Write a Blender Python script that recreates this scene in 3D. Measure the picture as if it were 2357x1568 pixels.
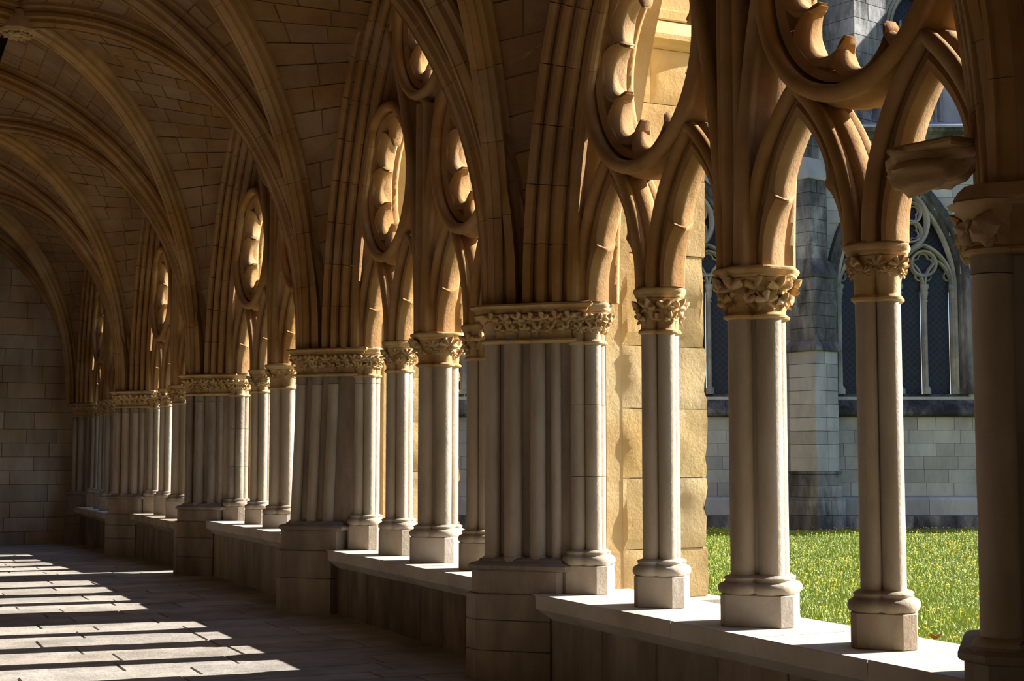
import bpy, math, random
import numpy as np
from mathutils import Vector, Matrix, noise
random.seed(7)
RNG = np.random.default_rng(5)
SC = bpy.context.scene
for o in list(bpy.data.objects):
    bpy.data.objects.remove(o)
COL = SC.collection

# ------------------------------------------------------------------ camera
F, CAMH = 3300.0, 1.65
PITCH = math.atan((1050.0 - 784.0) / F)
YAW = math.atan((1178.5 + 380.0) * math.cos(PITCH) / F)
cd = bpy.data.cameras.new('camera')
cam = bpy.data.objects.new('camera', cd)
COL.objects.link(cam)
cam.location = (0, 0, CAMH)
cam.rotation_euler = (math.pi / 2 + PITCH, 0, -YAW)
cd.sensor_width = 36.0
cd.lens = F / 2357.0 * 36.0
cd.clip_end = 300
SC.camera = cam

# ------------------------------------------------------------------ light
SUN_AZ, SUN_EL = math.radians(97.0), math.radians(25.5)   # azimuth from +y (along the gallery) towards +x
w = bpy.data.worlds.new('sky')
SC.world = w
w.use_nodes = True
nt = w.node_tree
bg = nt.nodes['Background']
sky = nt.nodes.new('ShaderNodeTexSky')
sky.sky_type = 'NISHITA'
sky.sun_disc = False
sky.sun_elevation = SUN_EL
sky.sun_rotation = SUN_AZ
sky.air_density = 1.0
sky.dust_density = 0.6
sky.ozone_density = 4.0
nt.links.new(sky.outputs[0], bg.inputs[0])
bg.inputs[1].default_value = 0.21
sl = bpy.data.lights.new('sun', 'SUN')
sl.energy = 20.0
sl.angle = math.radians(0.53)
sl.color = (1.0, 0.935, 0.83)
sun = bpy.data.objects.new('sun', sl)
COL.objects.link(sun)
sd = Vector((math.sin(SUN_AZ) * math.cos(SUN_EL), math.cos(SUN_AZ) * math.cos(SUN_EL), math.sin(SUN_EL)))
sun.rotation_euler = sd.to_track_quat('Z', 'Y').to_euler()
sun.location = (30, -5, 20)
SC.view_settings.view_transform = 'Standard'
SC.view_settings.look = 'None'
SC.view_settings.gamma = 1.0
SC.view_settings.use_curve_mapping = False
SC.view_settings.exposure = 0.0
SC.cycles.max_bounces = 12
SC.cycles.diffuse_bounces = 3

# ------------------------------------------------------------------ materials
def stone(name, c1, c2, c3, scale=2.2, bump=0.35, vary=0.12, stain=0.25, stain_c=(0.09, 0.07, 0.055), streak=False, rough=0.88, fine=38.0, lo=0.47, hi=0.68):
    m = bpy.data.materials.new(name)
    m.use_nodes = True
    n, l = m.node_tree.nodes, m.node_tree.links
    b = n['Principled BSDF']
    b.inputs['Roughness'].default_value = rough
    b.inputs['Specular IOR Level'].default_value = 0.18
    geo = n.new('ShaderNodeNewGeometry')
    oi = n.new('ShaderNodeObjectInfo')
    mp = n.new('ShaderNodeMapping')
    l.new(geo.outputs['Position'], mp.inputs[0])
    if streak:
        mp.inputs['Scale'].default_value = (1, 1, 0.28)
    n1 = n.new('ShaderNodeTexNoise'); n1.inputs['Scale'].default_value = scale; n1.inputs['Detail'].default_value = 9; n1.inputs['Roughness'].default_value = 0.62
    l.new(mp.outputs[0], n1.inputs['Vector'])
    cr = n.new('ShaderNodeValToRGB')
    cr.color_ramp.elements[0].position = 0.33; cr.color_ramp.elements[0].color = (*c1, 1)
    cr.color_ramp.elements[1].position = 0.68; cr.color_ramp.elements[1].color = (*c3, 1)
    e = cr.color_ramp.elements.new(0.5); e.color = (*c2, 1)
    l.new(n1.outputs[0], cr.inputs[0])
    # stains
    n2 = n.new('ShaderNodeTexNoise'); n2.inputs['Scale'].default_value = scale * 0.9; n2.inputs['Detail'].default_value = 12; n2.inputs['Roughness'].default_value = 0.72
    mp2 = n.new('ShaderNodeMapping'); mp2.inputs['Location'].default_value = (7.3, 2.1, 4.4)
    mp2.inputs['Scale'].default_value = (1, 1, 0.45 if streak else 0.8)
    l.new(geo.outputs['Position'], mp2.inputs[0]); l.new(mp2.outputs[0], n2.inputs['Vector'])
    r2 = n.new('ShaderNodeValToRGB'); r2.color_ramp.elements[0].position = lo; r2.color_ramp.elements[1].position = hi
    l.new(n2.outputs[0], r2.inputs[0])
    ms = n.new('ShaderNodeMath'); ms.operation = 'MULTIPLY'; ms.inputs[1].default_value = stain
    l.new(r2.outputs[0], ms.inputs[0])
    mx = n.new('ShaderNodeMixRGB'); mx.inputs[2].default_value = (*stain_c, 1)
    l.new(ms.outputs[0], mx.inputs[0]); l.new(cr.outputs[0], mx.inputs[1])
    # each block its own tone
    mr = n.new('ShaderNodeMapRange'); mr.inputs['To Min'].default_value = 1 - vary; mr.inputs['To Max'].default_value = 1 + vary
    l.new(oi.outputs['Random'], mr.inputs['Value'])
    hsv = n.new('ShaderNodeHueSaturation')
    l.new(mr.outputs[0], hsv.inputs['Value']); l.new(mx.outputs[0], hsv.inputs['Color'])
    mr2 = n.new('ShaderNodeMapRange'); mr2.inputs['To Min'].default_value = 1 - vary * 1.2; mr2.inputs['To Max'].default_value = 1 + vary
    mm = n.new('ShaderNodeMath'); mm.operation = 'FRACT'
    m3 = n.new('ShaderNodeMath'); m3.operation = 'MULTIPLY'; m3.inputs[1].default_value = 17.31
    l.new(oi.outputs['Random'], m3.inputs[0]); l.new(m3.outputs[0], mm.inputs[0]); l.new(mm.outputs[0], mr2.inputs['Value'])
    l.new(mr2.outputs[0], hsv.inputs['Saturation'])
    l.new(hsv.outputs[0], b.inputs['Base Color'])
    # relief
    n3 = n.new('ShaderNodeTexNoise'); n3.inputs['Scale'].default_value = fine; n3.inputs['Detail'].default_value = 6; n3.inputs['Roughness'].default_value = 0.7
    l.new(geo.outputs['Position'], n3.inputs['Vector'])
    n4 = n.new('ShaderNodeTexNoise'); n4.inputs['Scale'].default_value = fine * 0.2; n4.inputs['Detail'].default_value = 4
    l.new(geo.outputs['Position'], n4.inputs['Vector'])
    ad = n.new('ShaderNodeMath'); ad.operation = 'MULTIPLY_ADD'; ad.inputs[1].default_value = 2.0
    l.new(n4.outputs[0], ad.inputs[0]); l.new(n3.outputs[0], ad.inputs[2])
    bp = n.new('ShaderNodeBump'); bp.inputs['Strength'].default_value = bump; bp.inputs['Distance'].default_value = 0.012
    l.new(ad.outputs[0], bp.inputs['Height']); l.new(bp.outputs[0], b.inputs['Normal'])
    return m

def plain(name, c, rough=0.8, spec=0.2, metal=0.0):
    m = bpy.data.materials.new(name); m.use_nodes = True
    b = m.node_tree.nodes['Principled BSDF']
    n, l = m.node_tree.nodes, m.node_tree.links
    nz = n.new('ShaderNodeTexNoise'); nz.inputs['Scale'].default_value = 9
    hs = n.new('ShaderNodeHueSaturation'); hs.inputs['Color'].default_value = (*c, 1)
    mr = n.new('ShaderNodeMapRange'); mr.inputs['To Min'].default_value = 0.75; mr.inputs['To Max'].default_value = 1.25
    geo = n.new('ShaderNodeNewGeometry'); l.new(geo.outputs['Position'], nz.inputs['Vector'])
    l.new(nz.outputs[0], mr.inputs['Value']); l.new(mr.outputs[0], hs.inputs['Value']); l.new(hs.outputs[0], b.inputs['Base Color'])
    b.inputs['Roughness'].default_value = rough
    b.inputs['Specular IOR Level'].default_value = spec
    b.inputs['Metallic'].default_value = metal
    return m

M = {}
M['ochre'] = stone('ochre_limestone', (0.264, 0.136, 0.048), (0.352, 0.200, 0.080), (0.432, 0.272, 0.128), 1.6, .45, .06, .22, (.22, .13, .07))
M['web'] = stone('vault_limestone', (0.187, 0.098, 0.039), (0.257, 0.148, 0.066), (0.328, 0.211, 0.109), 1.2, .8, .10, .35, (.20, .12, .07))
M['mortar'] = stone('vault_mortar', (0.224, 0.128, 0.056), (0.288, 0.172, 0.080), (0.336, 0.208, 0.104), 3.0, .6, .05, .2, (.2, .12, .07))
M['capital'] = stone('carved_limestone', (0.370, 0.227, 0.101), (0.470, 0.315, 0.151), (0.546, 0.403, 0.227), 4.0, .4, .08, .15, (.28, .17, .08))
M['shaft'] = stone('grey_limestone', (0.301, 0.242, 0.172), (0.404, 0.336, 0.258), (0.482, 0.422, 0.344), 2.6, .4, .06, .33, (.22, .19, .16), True)
M['rough'] = stone('worn_limestone', (0.209, 0.163, 0.117), (0.301, 0.242, 0.184), (0.385, 0.326, 0.260), 3.2, .7, .10, .5, (.15, .125, .10), True)
M['coping'] = stone('pale_coping_stone', (0.405, 0.354, 0.294), (0.497, 0.446, 0.386), (0.561, 0.515, 0.460), 2.2, .35, .05, .12, (.40, .33, .26))
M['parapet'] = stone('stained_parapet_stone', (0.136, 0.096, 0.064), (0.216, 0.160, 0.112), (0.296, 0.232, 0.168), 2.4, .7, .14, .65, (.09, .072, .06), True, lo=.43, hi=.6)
M['wallend'] = stone('end_wall_stone', (0.360, 0.260, 0.170), (0.470, 0.360, 0.250), (0.560, 0.470, 0.360), 1.5, .5, .16, .35, (.2, .13, .08), True)
M['buttress'] = stone('buttress_sandstone', (0.431, 0.278, 0.112), (0.521, 0.368, 0.171), (0.593, 0.458, 0.251), 1.3, .45, .07, .22, (.60, .36, .12), lo=.5, hi=.7)
M['paving'] = stone('flagstone', (0.224, 0.202, 0.179), (0.323, 0.296, 0.269), (0.403, 0.367, 0.332), 1.6, .55, .16, .25, (.28, .22, .17))
M['church'] = stone('church_limestone', (0.249, 0.259, 0.289), (0.359, 0.364, 0.379), (0.439, 0.439, 0.439), .8, .5, .16, .45, (.10, .10, .10), True)
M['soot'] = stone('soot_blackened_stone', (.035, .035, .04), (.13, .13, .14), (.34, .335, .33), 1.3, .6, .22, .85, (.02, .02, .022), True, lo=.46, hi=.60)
M['frame'] = stone('tracery_stone', (.15, .15, .155), (.27, .265, .255), (.42, .395, .34), 1.0, .4, .08, .35, (.07, .07, .07))
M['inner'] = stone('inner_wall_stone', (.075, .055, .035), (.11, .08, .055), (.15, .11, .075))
M['slate'] = plain('lead_roof', (.34, .34, .42), .5, .3)

def glass_mat():
    m = bpy.data.materials.new('leaded_glass'); m.use_nodes = True
    n, l = m.node_tree.nodes, m.node_tree.links
    b = n['Principled BSDF']
    tc = n.new('ShaderNodeTexCoord')
    mp = n.new('ShaderNodeMapping'); l.new(tc.outputs['Object'], mp.inputs[0])
    sep = n.new('ShaderNodeSeparateXYZ'); l.new(mp.outputs[0], sep.inputs[0])
    def ringgrid(per, off):
        outs = []
        for ax in ('X', 'Z'):
            a = n.new('ShaderNodeMath'); a.operation = 'ADD'; a.inputs[1].default_value = off + 50 * per
            l.new(sep.outputs[ax], a.inputs[0])
            q = n.new('ShaderNodeMath'); q.operation = 'MODULO'; q.inputs[1].default_value = per
            l.new(a.outputs[0], q.inputs[0])
            s = n.new('ShaderNodeMath'); s.operation = 'SUBTRACT'; s.inputs[1].default_value = per / 2
            l.new(q.outputs[0], s.inputs[0])
            p = n.new('ShaderNodeMath'); p.operation = 'POWER'; p.inputs[1].default_value = 2
            ab = n.new('ShaderNodeMath'); ab.operation = 'ABSOLUTE'; l.new(s.outputs[0], ab.inputs[0]); l.new(ab.outputs[0], p.inputs[0])
            outs.append(p)
        ad = n.new('ShaderNodeMath'); ad.operation = 'ADD'; l.new(outs[0].outputs[0], ad.inputs[0]); l.new(outs[1].outputs[0], ad.inputs[1])
        sq = n.new('ShaderNodeMath'); sq.operation = 'SQRT'; l.new(ad.outputs[0], sq.inputs[0])
        s = n.new('ShaderNodeMath'); s.operation = 'SUBTRACT'; s.inputs[1].default_value = per * .44; l.new(sq.outputs[0], s.inputs[0])
        ab = n.new('ShaderNodeMath'); ab.operation = 'ABSOLUTE'; l.new(s.outputs[0], ab.inputs[0])
        lt = n.new('ShaderNodeMath'); lt.operation = 'LESS_THAN'; lt.inputs[1].default_value = .005; l.new(ab.outputs[0], lt.inputs[0])
        return lt
    r1, r2 = ringgrid(.15, 0), ringgrid(.15, .075)
    mx = n.new('ShaderNodeMath'); mx.operation = 'MAXIMUM'; l.new(r1.outputs[0], mx.inputs[0]); l.new(r2.outputs[0], mx.inputs[1])
    nz = n.new('ShaderNodeTexNoise'); nz.inputs['Scale'].default_value = 6; l.new(tc.outputs['Object'], nz.inputs['Vector'])
    mr = n.new('ShaderNodeValToRGB')
    mr.color_ramp.elements[0].color = (.004, .006, .014, 1); mr.color_ramp.elements[1].color = (.018, .026, .055, 1)
    l.new(nz.outputs[0], mr.inputs[0])
    mc = n.new('ShaderNodeMixRGB'); mc.inputs[2].default_value = (.03, .036, .055, 1)
    l.new(mx.outputs[0], mc.inputs[0]); l.new(mr.outputs[0], mc.inputs[1]); l.new(mc.outputs[0], b.inputs['Base Color'])
    b.inputs['Roughness'].default_value = .45
    b.inputs['Specular IOR Level'].default_value = .25
    return m
M['glass'] = glass_mat()

def veg(name, c1, c2, trans=.0):
    m = bpy.data.materials.new(name); m.use_nodes = True
    n, l = m.node_tree.nodes, m.node_tree.links
    b = n['Principled BSDF']
    geo = n.new('ShaderNodeNewGeometry')
    nz = n.new('ShaderNodeTexNoise'); nz.inputs['Scale'].default_value = 2.5; nz.inputs['Detail'].default_value = 8; nz.inputs['Roughness'].default_value = .8
    l.new(geo.outputs['Position'], nz.inputs['Vector'])
    cr = n.new('ShaderNodeValToRGB'); cr.color_ramp.elements[0].position = .35; cr.color_ramp.elements[1].position = .65
    cr.color_ramp.elements[0].color = (*c1, 1); cr.color_ramp.elements[1].color = (*c2, 1)
    l.new(nz.outputs[0], cr.inputs[0]); l.new(cr.outputs[0], b.inputs['Base Color'])
    b.inputs['Roughness'].default_value = .55
    b.inputs['Specular IOR Level'].default_value = .35
    return m
M['grass'] = veg('grass_blades', (.17, .25, .02), (.34, .42, .08))
M['soil'] = veg('lawn_soil', (.05, .085, .01), (.10, .14, .02))
M['petal'] = veg('dandelion_petals', (.80, .52, .01), (.90, .64, .02))
M['deadleaf'] = veg('dry_leaf', (.22, .07, .02), (.34, .13, .04))

# ------------------------------------------------------------------ helpers
def link(o, parent=None):
    COL.objects.link(o)
    if parent is not None:
        o.parent = parent
    return o

def tag(o, label=None, cat=None, group=None, kind=None):
    if label: o['label'] = label
    if cat: o['category'] = cat
    if group: o['group'] = group
    if kind: o['kind'] = kind
    return o

def empty(name, loc, label, cat, group=None, rz=0.0):
    o = bpy.data.objects.new(name, None)
    o.empty_display_size = .2
    o.location = loc
    o.rotation_euler = (0, 0, rz)
    link(o)
    return tag(o, label, cat, group)

def mk(name, V, Fc, mat, parent=None, smooth=None, loc=None):
    me = bpy.data.meshes.new(name)
    V = np.asarray(V, dtype=float)
    me.from_pydata(V.tolist(), [], Fc)
    me.materials.append(M[mat] if isinstance(mat, str) else mat)
    if smooth:
        me.shade_smooth()
        me.set_sharp_from_angle(angle=math.radians(smooth))
    me.validate()
    o = bpy.data.objects.new(name, me)
    if loc is not None: o.location = loc
    return link(o, parent)

class Acc:
    """collects vertices and faces for ONE mesh"""
    def __init__(s): s.v = []; s.f = []; s.n = 0
    def add(s, V, Fc):
        V = np.asarray(V, float)
        s.v.append(V); s.f += [[i + s.n for i in f] for f in Fc]; s.n += len(V)
    def mk(s, name, mat, parent=None, smooth=None): return mk(name, np.concatenate(s.v), s.f, mat, parent, smooth)

def loft(secs, cap=True):
    S = [np.asarray(x, float) for x in secs]
    n = len(S[0]); V = np.concatenate(S); Fc = []
    for k in range(len(S) - 1):
        a, b = k * n, (k + 1) * n
        for i in range(n):
            j = (i + 1) % n
            Fc.append([a + i, a + j, b + j, b + i])
    if cap:
        Fc.append(list(range(n))[::-1]); Fc.append(list(range((len(S) - 1) * n, len(S) * n)))
    return V, Fc

def box(x0, x1, y0, y1, z0, z1, bev=0.0):
    """a block with chamfered edges"""
    if bev <= 0:
        V = [(x, y, z) for z in (z0, z1) for x, y in ((x0, y0), (x1, y0), (x1, y1), (x0, y1))]
        return np.array(V), [[3, 2, 1, 0], [4, 5, 6, 7], [0, 1, 5, 4], [1, 2, 6, 5], [2, 3, 7, 6], [3, 0, 4, 7]]
    b = bev
    def ring(z, d):
        return [(x0 + d + b, y0 + d, z), (x1 - d - b, y0 + d, z), (x1 - d, y0 + d + b, z), (x1 - d, y1 - d - b, z),
                (x1 - d - b, y1 - d, z), (x0 + d + b, y1 - d, z), (x0 + d, y1 - d - b, z), (x0 + d, y0 + d + b, z)]
    return loft([ring(z0, b), ring(z0 + b, 0), ring(z1 - b, 0), ring(z1, b)])

def prism(poly, z0, z1, bev=0.0, prof=None):
    """poly: list of (x,y) CCW; prof: list of (z, offset)"""
    P = np.array(poly, float)
    prof = prof or ([(z0, -bev), (z0 + bev, 0), (z1 - bev, 0), (z1, -bev)] if bev else [(z0, 0), (z1, 0)])
    return loft([np.column_stack([offset_poly(P, d), np.full(len(P), z)]) for z, d in prof])

def offset_poly(P, d):
    n = len(P); out = []
    for i in range(n):
        a, b, c = P[i - 1], P[i], P[(i + 1) % n]
        e1 = (b - a) / (np.linalg.norm(b - a) + 1e-9); e2 = (c - b) / (np.linalg.norm(c - b) + 1e-9)
        n1 = np.array([e1[1], -e1[0]]); n2 = np.array([e2[1], -e2[0]])
        m = n1 + n2; q = m / max(m @ m, .3) * 2
        out.append(b + q * d)
    return np.array(out)

def tube(p0, p1, r, seg=20, z_pts=None, wob=0.0):
    """vertical-ish round shaft from p0 to p1"""
    p0, p1 = np.array(p0, float), np.array(p1, float)
    secs = []
    N = 10
    for k in range(N + 1):
        t = k / N; c = p0 + (p1 - p0) * t
        rr = r * (1 + wob * math.sin(7.1 * t + p0[0] * 9 + p0[1] * 5))
        secs.append([(c[0] + rr * math.cos(2 * math.pi * i / seg), c[1] + rr * math.sin(2 * math.pi * i / seg), c[2]) for i in range(seg)])
    return loft(secs)

def sweep(P, Nn, Bn, prof, closed=False):
    """P path (n,3); Nn in-plane normals; Bn constant or per-point binormal; prof [(n,b)] closed loop"""
    P = np.asarray(P, float); Nn = np.asarray(Nn, float)
    Bn = np.broadcast_to(np.asarray(Bn, float), P.shape)
    pr = np.asarray(prof, float)
    secs = [P[i] + pr[:, :1] * Nn[i] + pr[:, 1:] * Bn[i] for i in range(len(P))]
    if closed:
        V, Fc = loft(secs + [secs[0]], cap=False)
        return V, Fc
    return loft(secs)

def normals2(P):
    P = np.asarray(P, float); T = np.gradient(P, axis=0)
    T /= np.linalg.norm(T, axis=1)[:, None] + 1e-9
    return np.column_stack([-T[:, 1], T[:, 0]])

# ------------------------------------------------------------------ the plan
CT = 2.80                                    # top of the capitals
XA = 5.12                                    # centre line of the arcade
BAYS = [  # near respond, three columns, far respond, sill height, plinth top
    dict(y=(5.10, 6.19, 7.33, 8.48, 9.53), sill=.635, pt=.825),
    dict(y=(10.47, 11.50, 12.50, 13.53, 14.50), sill=.67, pt=.905),
    dict(y=(15.45, 16.50, 17.58, 18.70, 19.90), sill=.755, pt=.93),
    dict(y=(20.88, 22.10, 23.38, 24.66, 25.62), sill=.65, pt=.925),
    dict(y=(26.58, 28.20, 29.80, 30.95, 31.90), sill=.56, pt=.835)]
PIERS = [4.62, 10.0, 14.98, 20.39, 26.10, 32.38]
ORD = ['first', 'second', 'third', 'fourth', 'fifth']
BAYN = ['nearest arcade bay at the right', 'second arcade bay, left of the broad near pier', 'third arcade bay', 'fourth arcade bay', 'farthest arcade bay by the end wall']
FARWALL = 32.72
XL = -1.05
def fz(y):
    return 0.0 if y < 19 else -0.24 * ((y - 19) / 13.7) ** 1.2
WARPN = np.array([-2.22, -1.11, 0, 1.11, 2.22])
def warp(bay):
    ys = np.array(bay['y'])
    def f(u):
        u = np.asarray(u, float)
        out = np.interp(u, WARPN, ys)
        out = np.where(u < -2.22, ys[0] + (u + 2.22), out)
        return np.where(u > 2.22, ys[-1] + (u - 2.22), out)
    return f

# ------------------------------------------------------------------ columns
NPH = 56
PHI = np.arange(NPH) * 2 * math.pi / NPH
def lobes(R, off, core=0.0):
    """outline radius of four merged circles"""
    r = np.full(NPH, core if core > 0 else 1e-3)
    for k in range(4):
        a = k * math.pi / 2
        c = np.array([math.cos(a), math.sin(a)]) * off
        d = np.cos(PHI) * c[0] + np.sin(PHI) * c[1]
        q = R * R - (off * off - d * d)
        t = np.where(q > 0, d + np.sqrt(np.maximum(q, 0)), 0)
        r = np.maximum(r, t)
    return r
def octo(ap, x=1.0):
    a = (PHI + math.pi / 8) % (math.pi / 4) - math.pi / 8
    return ap / np.cos(a)
def polar(r, z):
    return np.column_stack([r * np.cos(PHI), r * np.sin(PHI), np.full(NPH, z)])

def leaf_mesh(kind):
    A = Acc()
    n = 44
    def outl(t):
        if kind == 0:    # palmate, five pointed lobes
            return (.52 + .48 * abs(math.cos(2.5 * t)) ** .8) * (1 if abs(t) < 2.5 else .5)
        if kind == 1:    # fan-shaped acanthus
            return (.80 + .20 * abs(math.cos(4.5 * t))) * (1.0 if abs(t) < 2.2 else .38)
        return (.60 + .40 * abs(math.cos(1.5 * t)) ** .7) * (.9 + .1 * math.cos(11 * t))
    rings = []
    for q, zz in ((.33, 1.0), (.66, .9), (1.0, .25), (.86, -.35)):
        ring = []
        for i in range(n):
            t = -math.pi + 2 * math.pi * i / n
            r = outl(t) * q * .5
            h = .16 * zz + (.09 * (math.cos(5 * t) if kind == 0 else math.cos(9 * t) if kind == 1 else math.cos(3 * t)) * q if zz > 0 else 0)
            y = r * math.cos(t) + .12
            h += .30 * max(0, y) ** 1.3                       # the tip bends outwards
            ring.append((r * math.sin(t), y, h))
        rings.append(ring)
    V = [(0, .08, .10)] + [p for r in rings for p in r] + [(0, .08, -.16)]
    Fc = [[0, 1 + i, 1 + (i + 1) % n] for i in range(n)]
    for k in range(3):
        a, b = 1 + k * n, 1 + (k + 1) * n
        Fc += [[a + i, b + i, b + (i + 1) % n, a + (i + 1) % n] for i in range(n)]
    e = 1 + 3 * n
    Fc += [[len(V) - 1, e + (i + 1) % n, e + i] for i in range(n)]
    me = bpy.data.meshes.new('leaf'); me.from_pydata(V, [], Fc); me.materials.append(M['capital'])
    me.shade_smooth(); me.set_sharp_from_angle(angle=math.radians(50)); me.validate()
    return me
LEAF = [leaf_mesh(k) for k in range(3)]

def put_leaf(parent, kind, pos, out, size, spin, lean=.35):
    """pos local, out = outward horizontal unit direction"""
    o = bpy.data.objects.new('leaf', LEAF[kind])
    zax = Vector((out[0], out[1], -lean)).normalized()
    yax = (Vector((0, 0, 1)) - zax * zax.z).normalized()
    xax = yax.cross(zax)
    R = Matrix((xax, yax, zax)).transposed() @ Matrix.Rotation(spin, 3, 'Z')
    o.matrix_local = Matrix.Translation(pos) @ R.to_4x4() @ Matrix.Diagonal((size, size, size, 1))
    o.parent = parent
    COL.objects.link(o)
    o.parent = parent
    return o

def foliage(cap, zc, r_at, phis, size, kind, rows=((.0, 1.0),)):
    for dz, sc in rows:
        for i, ph in enumerate(phis):
            ph2 = ph + (0.5 * (phis[1] - phis[0]) if dz < 0 and len(phis) > 1 else 0)
            r = r_at(ph2, zc + dz)
            put_leaf(cap, kind, (r * math.cos(ph2), r * math.sin(ph2), zc + dz), (math.cos(ph2), math.sin(ph2)), size * sc,
                     random.uniform(-.5, .5), random.uniform(.15, .45))

def plinth_poly(a, cx, cy):
    # a diamond with chamfered corners: cx, cy = chamfer lengths of the +-x and +-y corners
    hx = a; hy = a
    return [(hx, -cx / 2), (hx, cx / 2), (cy / 2, hy), (-cy / 2, hy), (-hx, cx / 2), (-hx, -cx / 2), (-cy / 2, -hy), (cy / 2, -hy)]

def column_parts(root, s, zb, pt, big, kind, detail=True, cap_mat='capital', shaft_mat='shaft', joints=()):
    """all parts in root's local space; z measured from the world floor minus zb"""
    a = .078 if big else .060
    off = .121 if big else .080
    V, Fc = prism(plinth_poly(.272 if big else .205, .05, .09), 0, pt - zb, .006)
    mk('plinth', V, Fc, shaft_mat if not big else 'coping', root)
    z0 = pt - zb
    R = .155 if big else .130
    prof = [(0, .86), (.006, .95), (.022, 1.0), (.042, 1.0), (.056, .94), (.063, .86), (.066, .78), (.074, .72), (.082, .72), (.088, .76), (.096, .76), (.104, .66), (.112, a / R + .01)]
    secs = [polar(lobes(R * k, off, off), z0 + z) for z, k in prof]
    V, Fc = loft(secs); mk('base', V, Fc, shaft_mat, root, 40)
    za = CT - zb - .32
    for k in range(4):
        c = (math.cos(k * math.pi / 2) * off, math.sin(k * math.pi / 2) * off)
        lv = [z0 + .10] + [j - zb for j in joints] + [za + .01]
        for q in range(len(lv) - 1):
            V, Fc = tube((c[0], c[1], lv[q] + (.002 if q else 0)), (c[0], c[1], lv[q + 1] - (.002 if q < len(lv) - 2 else 0)), a + (.0015 if q % 2 else 0), 22, wob=.006)
            mk('shaft', V, Fc, shaft_mat, root, 60)
    V, Fc = tube((0, 0, z0 + .09), (0, 0, za + .01), off * .92, 16)
    mk('shaft_core', V, Fc, shaft_mat, root, 60)
    # capital: necking ring and bell in one block of stone
    ap = .255 if big else .174
    cap = []
    for z, k in ((0, 1.06), (.010, 1.32), (.022, 1.36), (.032, 1.22), (.040, 1.05)):
        cap.append(polar(lobes(a * k, off, off), za + z))
    l0, l1 = lobes(a * 1.03, off, off), octo(ap * .88)
    for t in (0, .15, .35, .55, .75, .9, 1.0):
        q = t ** 2.2
        cap.append(polar(l0 * (1 - q) + l1 * q, za + .045 + t * .20))
    V, Fc = loft(cap); c = mk('capital', V, Fc, cap_mat, root, 38)
    ab = [(.243, .80), (.248, .86), (.262, .93), (.275, .94), (.282, .97), (.296, 1.0), (.308, 1.0), (.318, .96), (.320, .90)]
    V, Fc = loft([polar(octo(ap * k), za + z) for z, k in ab]); mk('abacus', V, Fc, cap_mat, root, 28)
    if detail:
        def r_at(ph, z):
            t = min(1, max(0, (z - za - .045) / .20)); q = t ** 2.2
            i = int(round(ph / (2 * math.pi) * NPH)) % NPH
            return l0[i] * (1 - q) + l1[i] * q + .004
        n = 10 if big else 8
        if kind == 0:
            foliage(c, za + .165, r_at, [2 * math.pi * (i + .5) / n for i in range(n)], .185 if big else .145, 0, ((0, 1.0), (-.075, .8)))
        elif kind == 1:
            n = 8
            foliage(c, za + .165, r_at, [2 * math.pi * i / n for i in range(n)], .20 if big else .14, 1, ((0, 1.0),))
            foliage(c, za + .10, r_at, [2 * math.pi * (i + .5) / n for i in range(n)], .09, 1)
        else:
            n = 8
            foliage(c, za + .18, r_at, [2 * math.pi * i / n for i in range(n)], .13, 1, ((0, 1.0),))
            foliage(c, za + .15, r_at, [2 * math.pi * (i + .5) / n for i in range(n)], .075, 1, ((0, 1),))
    return c

COLLAB = ['slender four-shaft grey column with leafy capital, first beside the {a} pier', 'stout four-shaft grey column with broad leafy capital in the middle', 'slender four-shaft grey column with leafy capital, just before the {b} pier']
CLAB = {
 (0, 0): 'slender grey column nearest the dark pier at the right edge, with sparse flower knobs on its capital',
 (0, 1): 'stout grey column in front of the church buttress, widest plinth on the near sill, oak-leaf capital',
 (0, 2): 'slender grey column against the yellow buttress on the near sill',
 (1, 0): 'slender column half hidden behind the broad near pier',
 (1, 1): 'stout white-lit column with fan-leaf capital on the second sill from the right',
 (1, 2): 'slender column left of the stout fan-leaf column on the second sill',
 (2, 0): 'slender column hidden behind the second pier, on the third sill',
 (2, 1): 'stout column with rosette capital on the third sill from the right',
 (2, 2): 'slender column between the third pier and the stout column of the third sill',
 (3, 0): 'slender column hidden behind the third pier, on the fourth sill',
 (3, 1): 'stout column half hidden at the left of the third pier on the fourth sill',
 (3, 2): 'slender brightly lit column on the fourth sill beside the fourth pier',
 (4, 0): 'slender column hidden behind the fourth pier on the last sill',
 (4, 1): 'stout column just left of the fourth pier on the last sill',
 (4, 2): 'slender column at the far end beside the end-wall pier'}
KIND = {(0, 0): 2, (0, 1): 0, (0, 2): 0, (1, 1): 1, (1, 2): 1, (2, 1): 2, (2, 2): 1, (3, 2): 0}
for bi, b in enumerate(BAYS):
    for ci in range(3):
        r = empty('cloister_column', (XA, b['y'][ci + 1], b['sill']), CLAB[(bi, ci)], 'column', 'cloister arcade columns')
        column_parts(r, 1, b['sill'], b['pt'] + (.02 if ci == 2 else 0), ci == 1, KIND.get((bi, ci), 0), detail=True)

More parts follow.
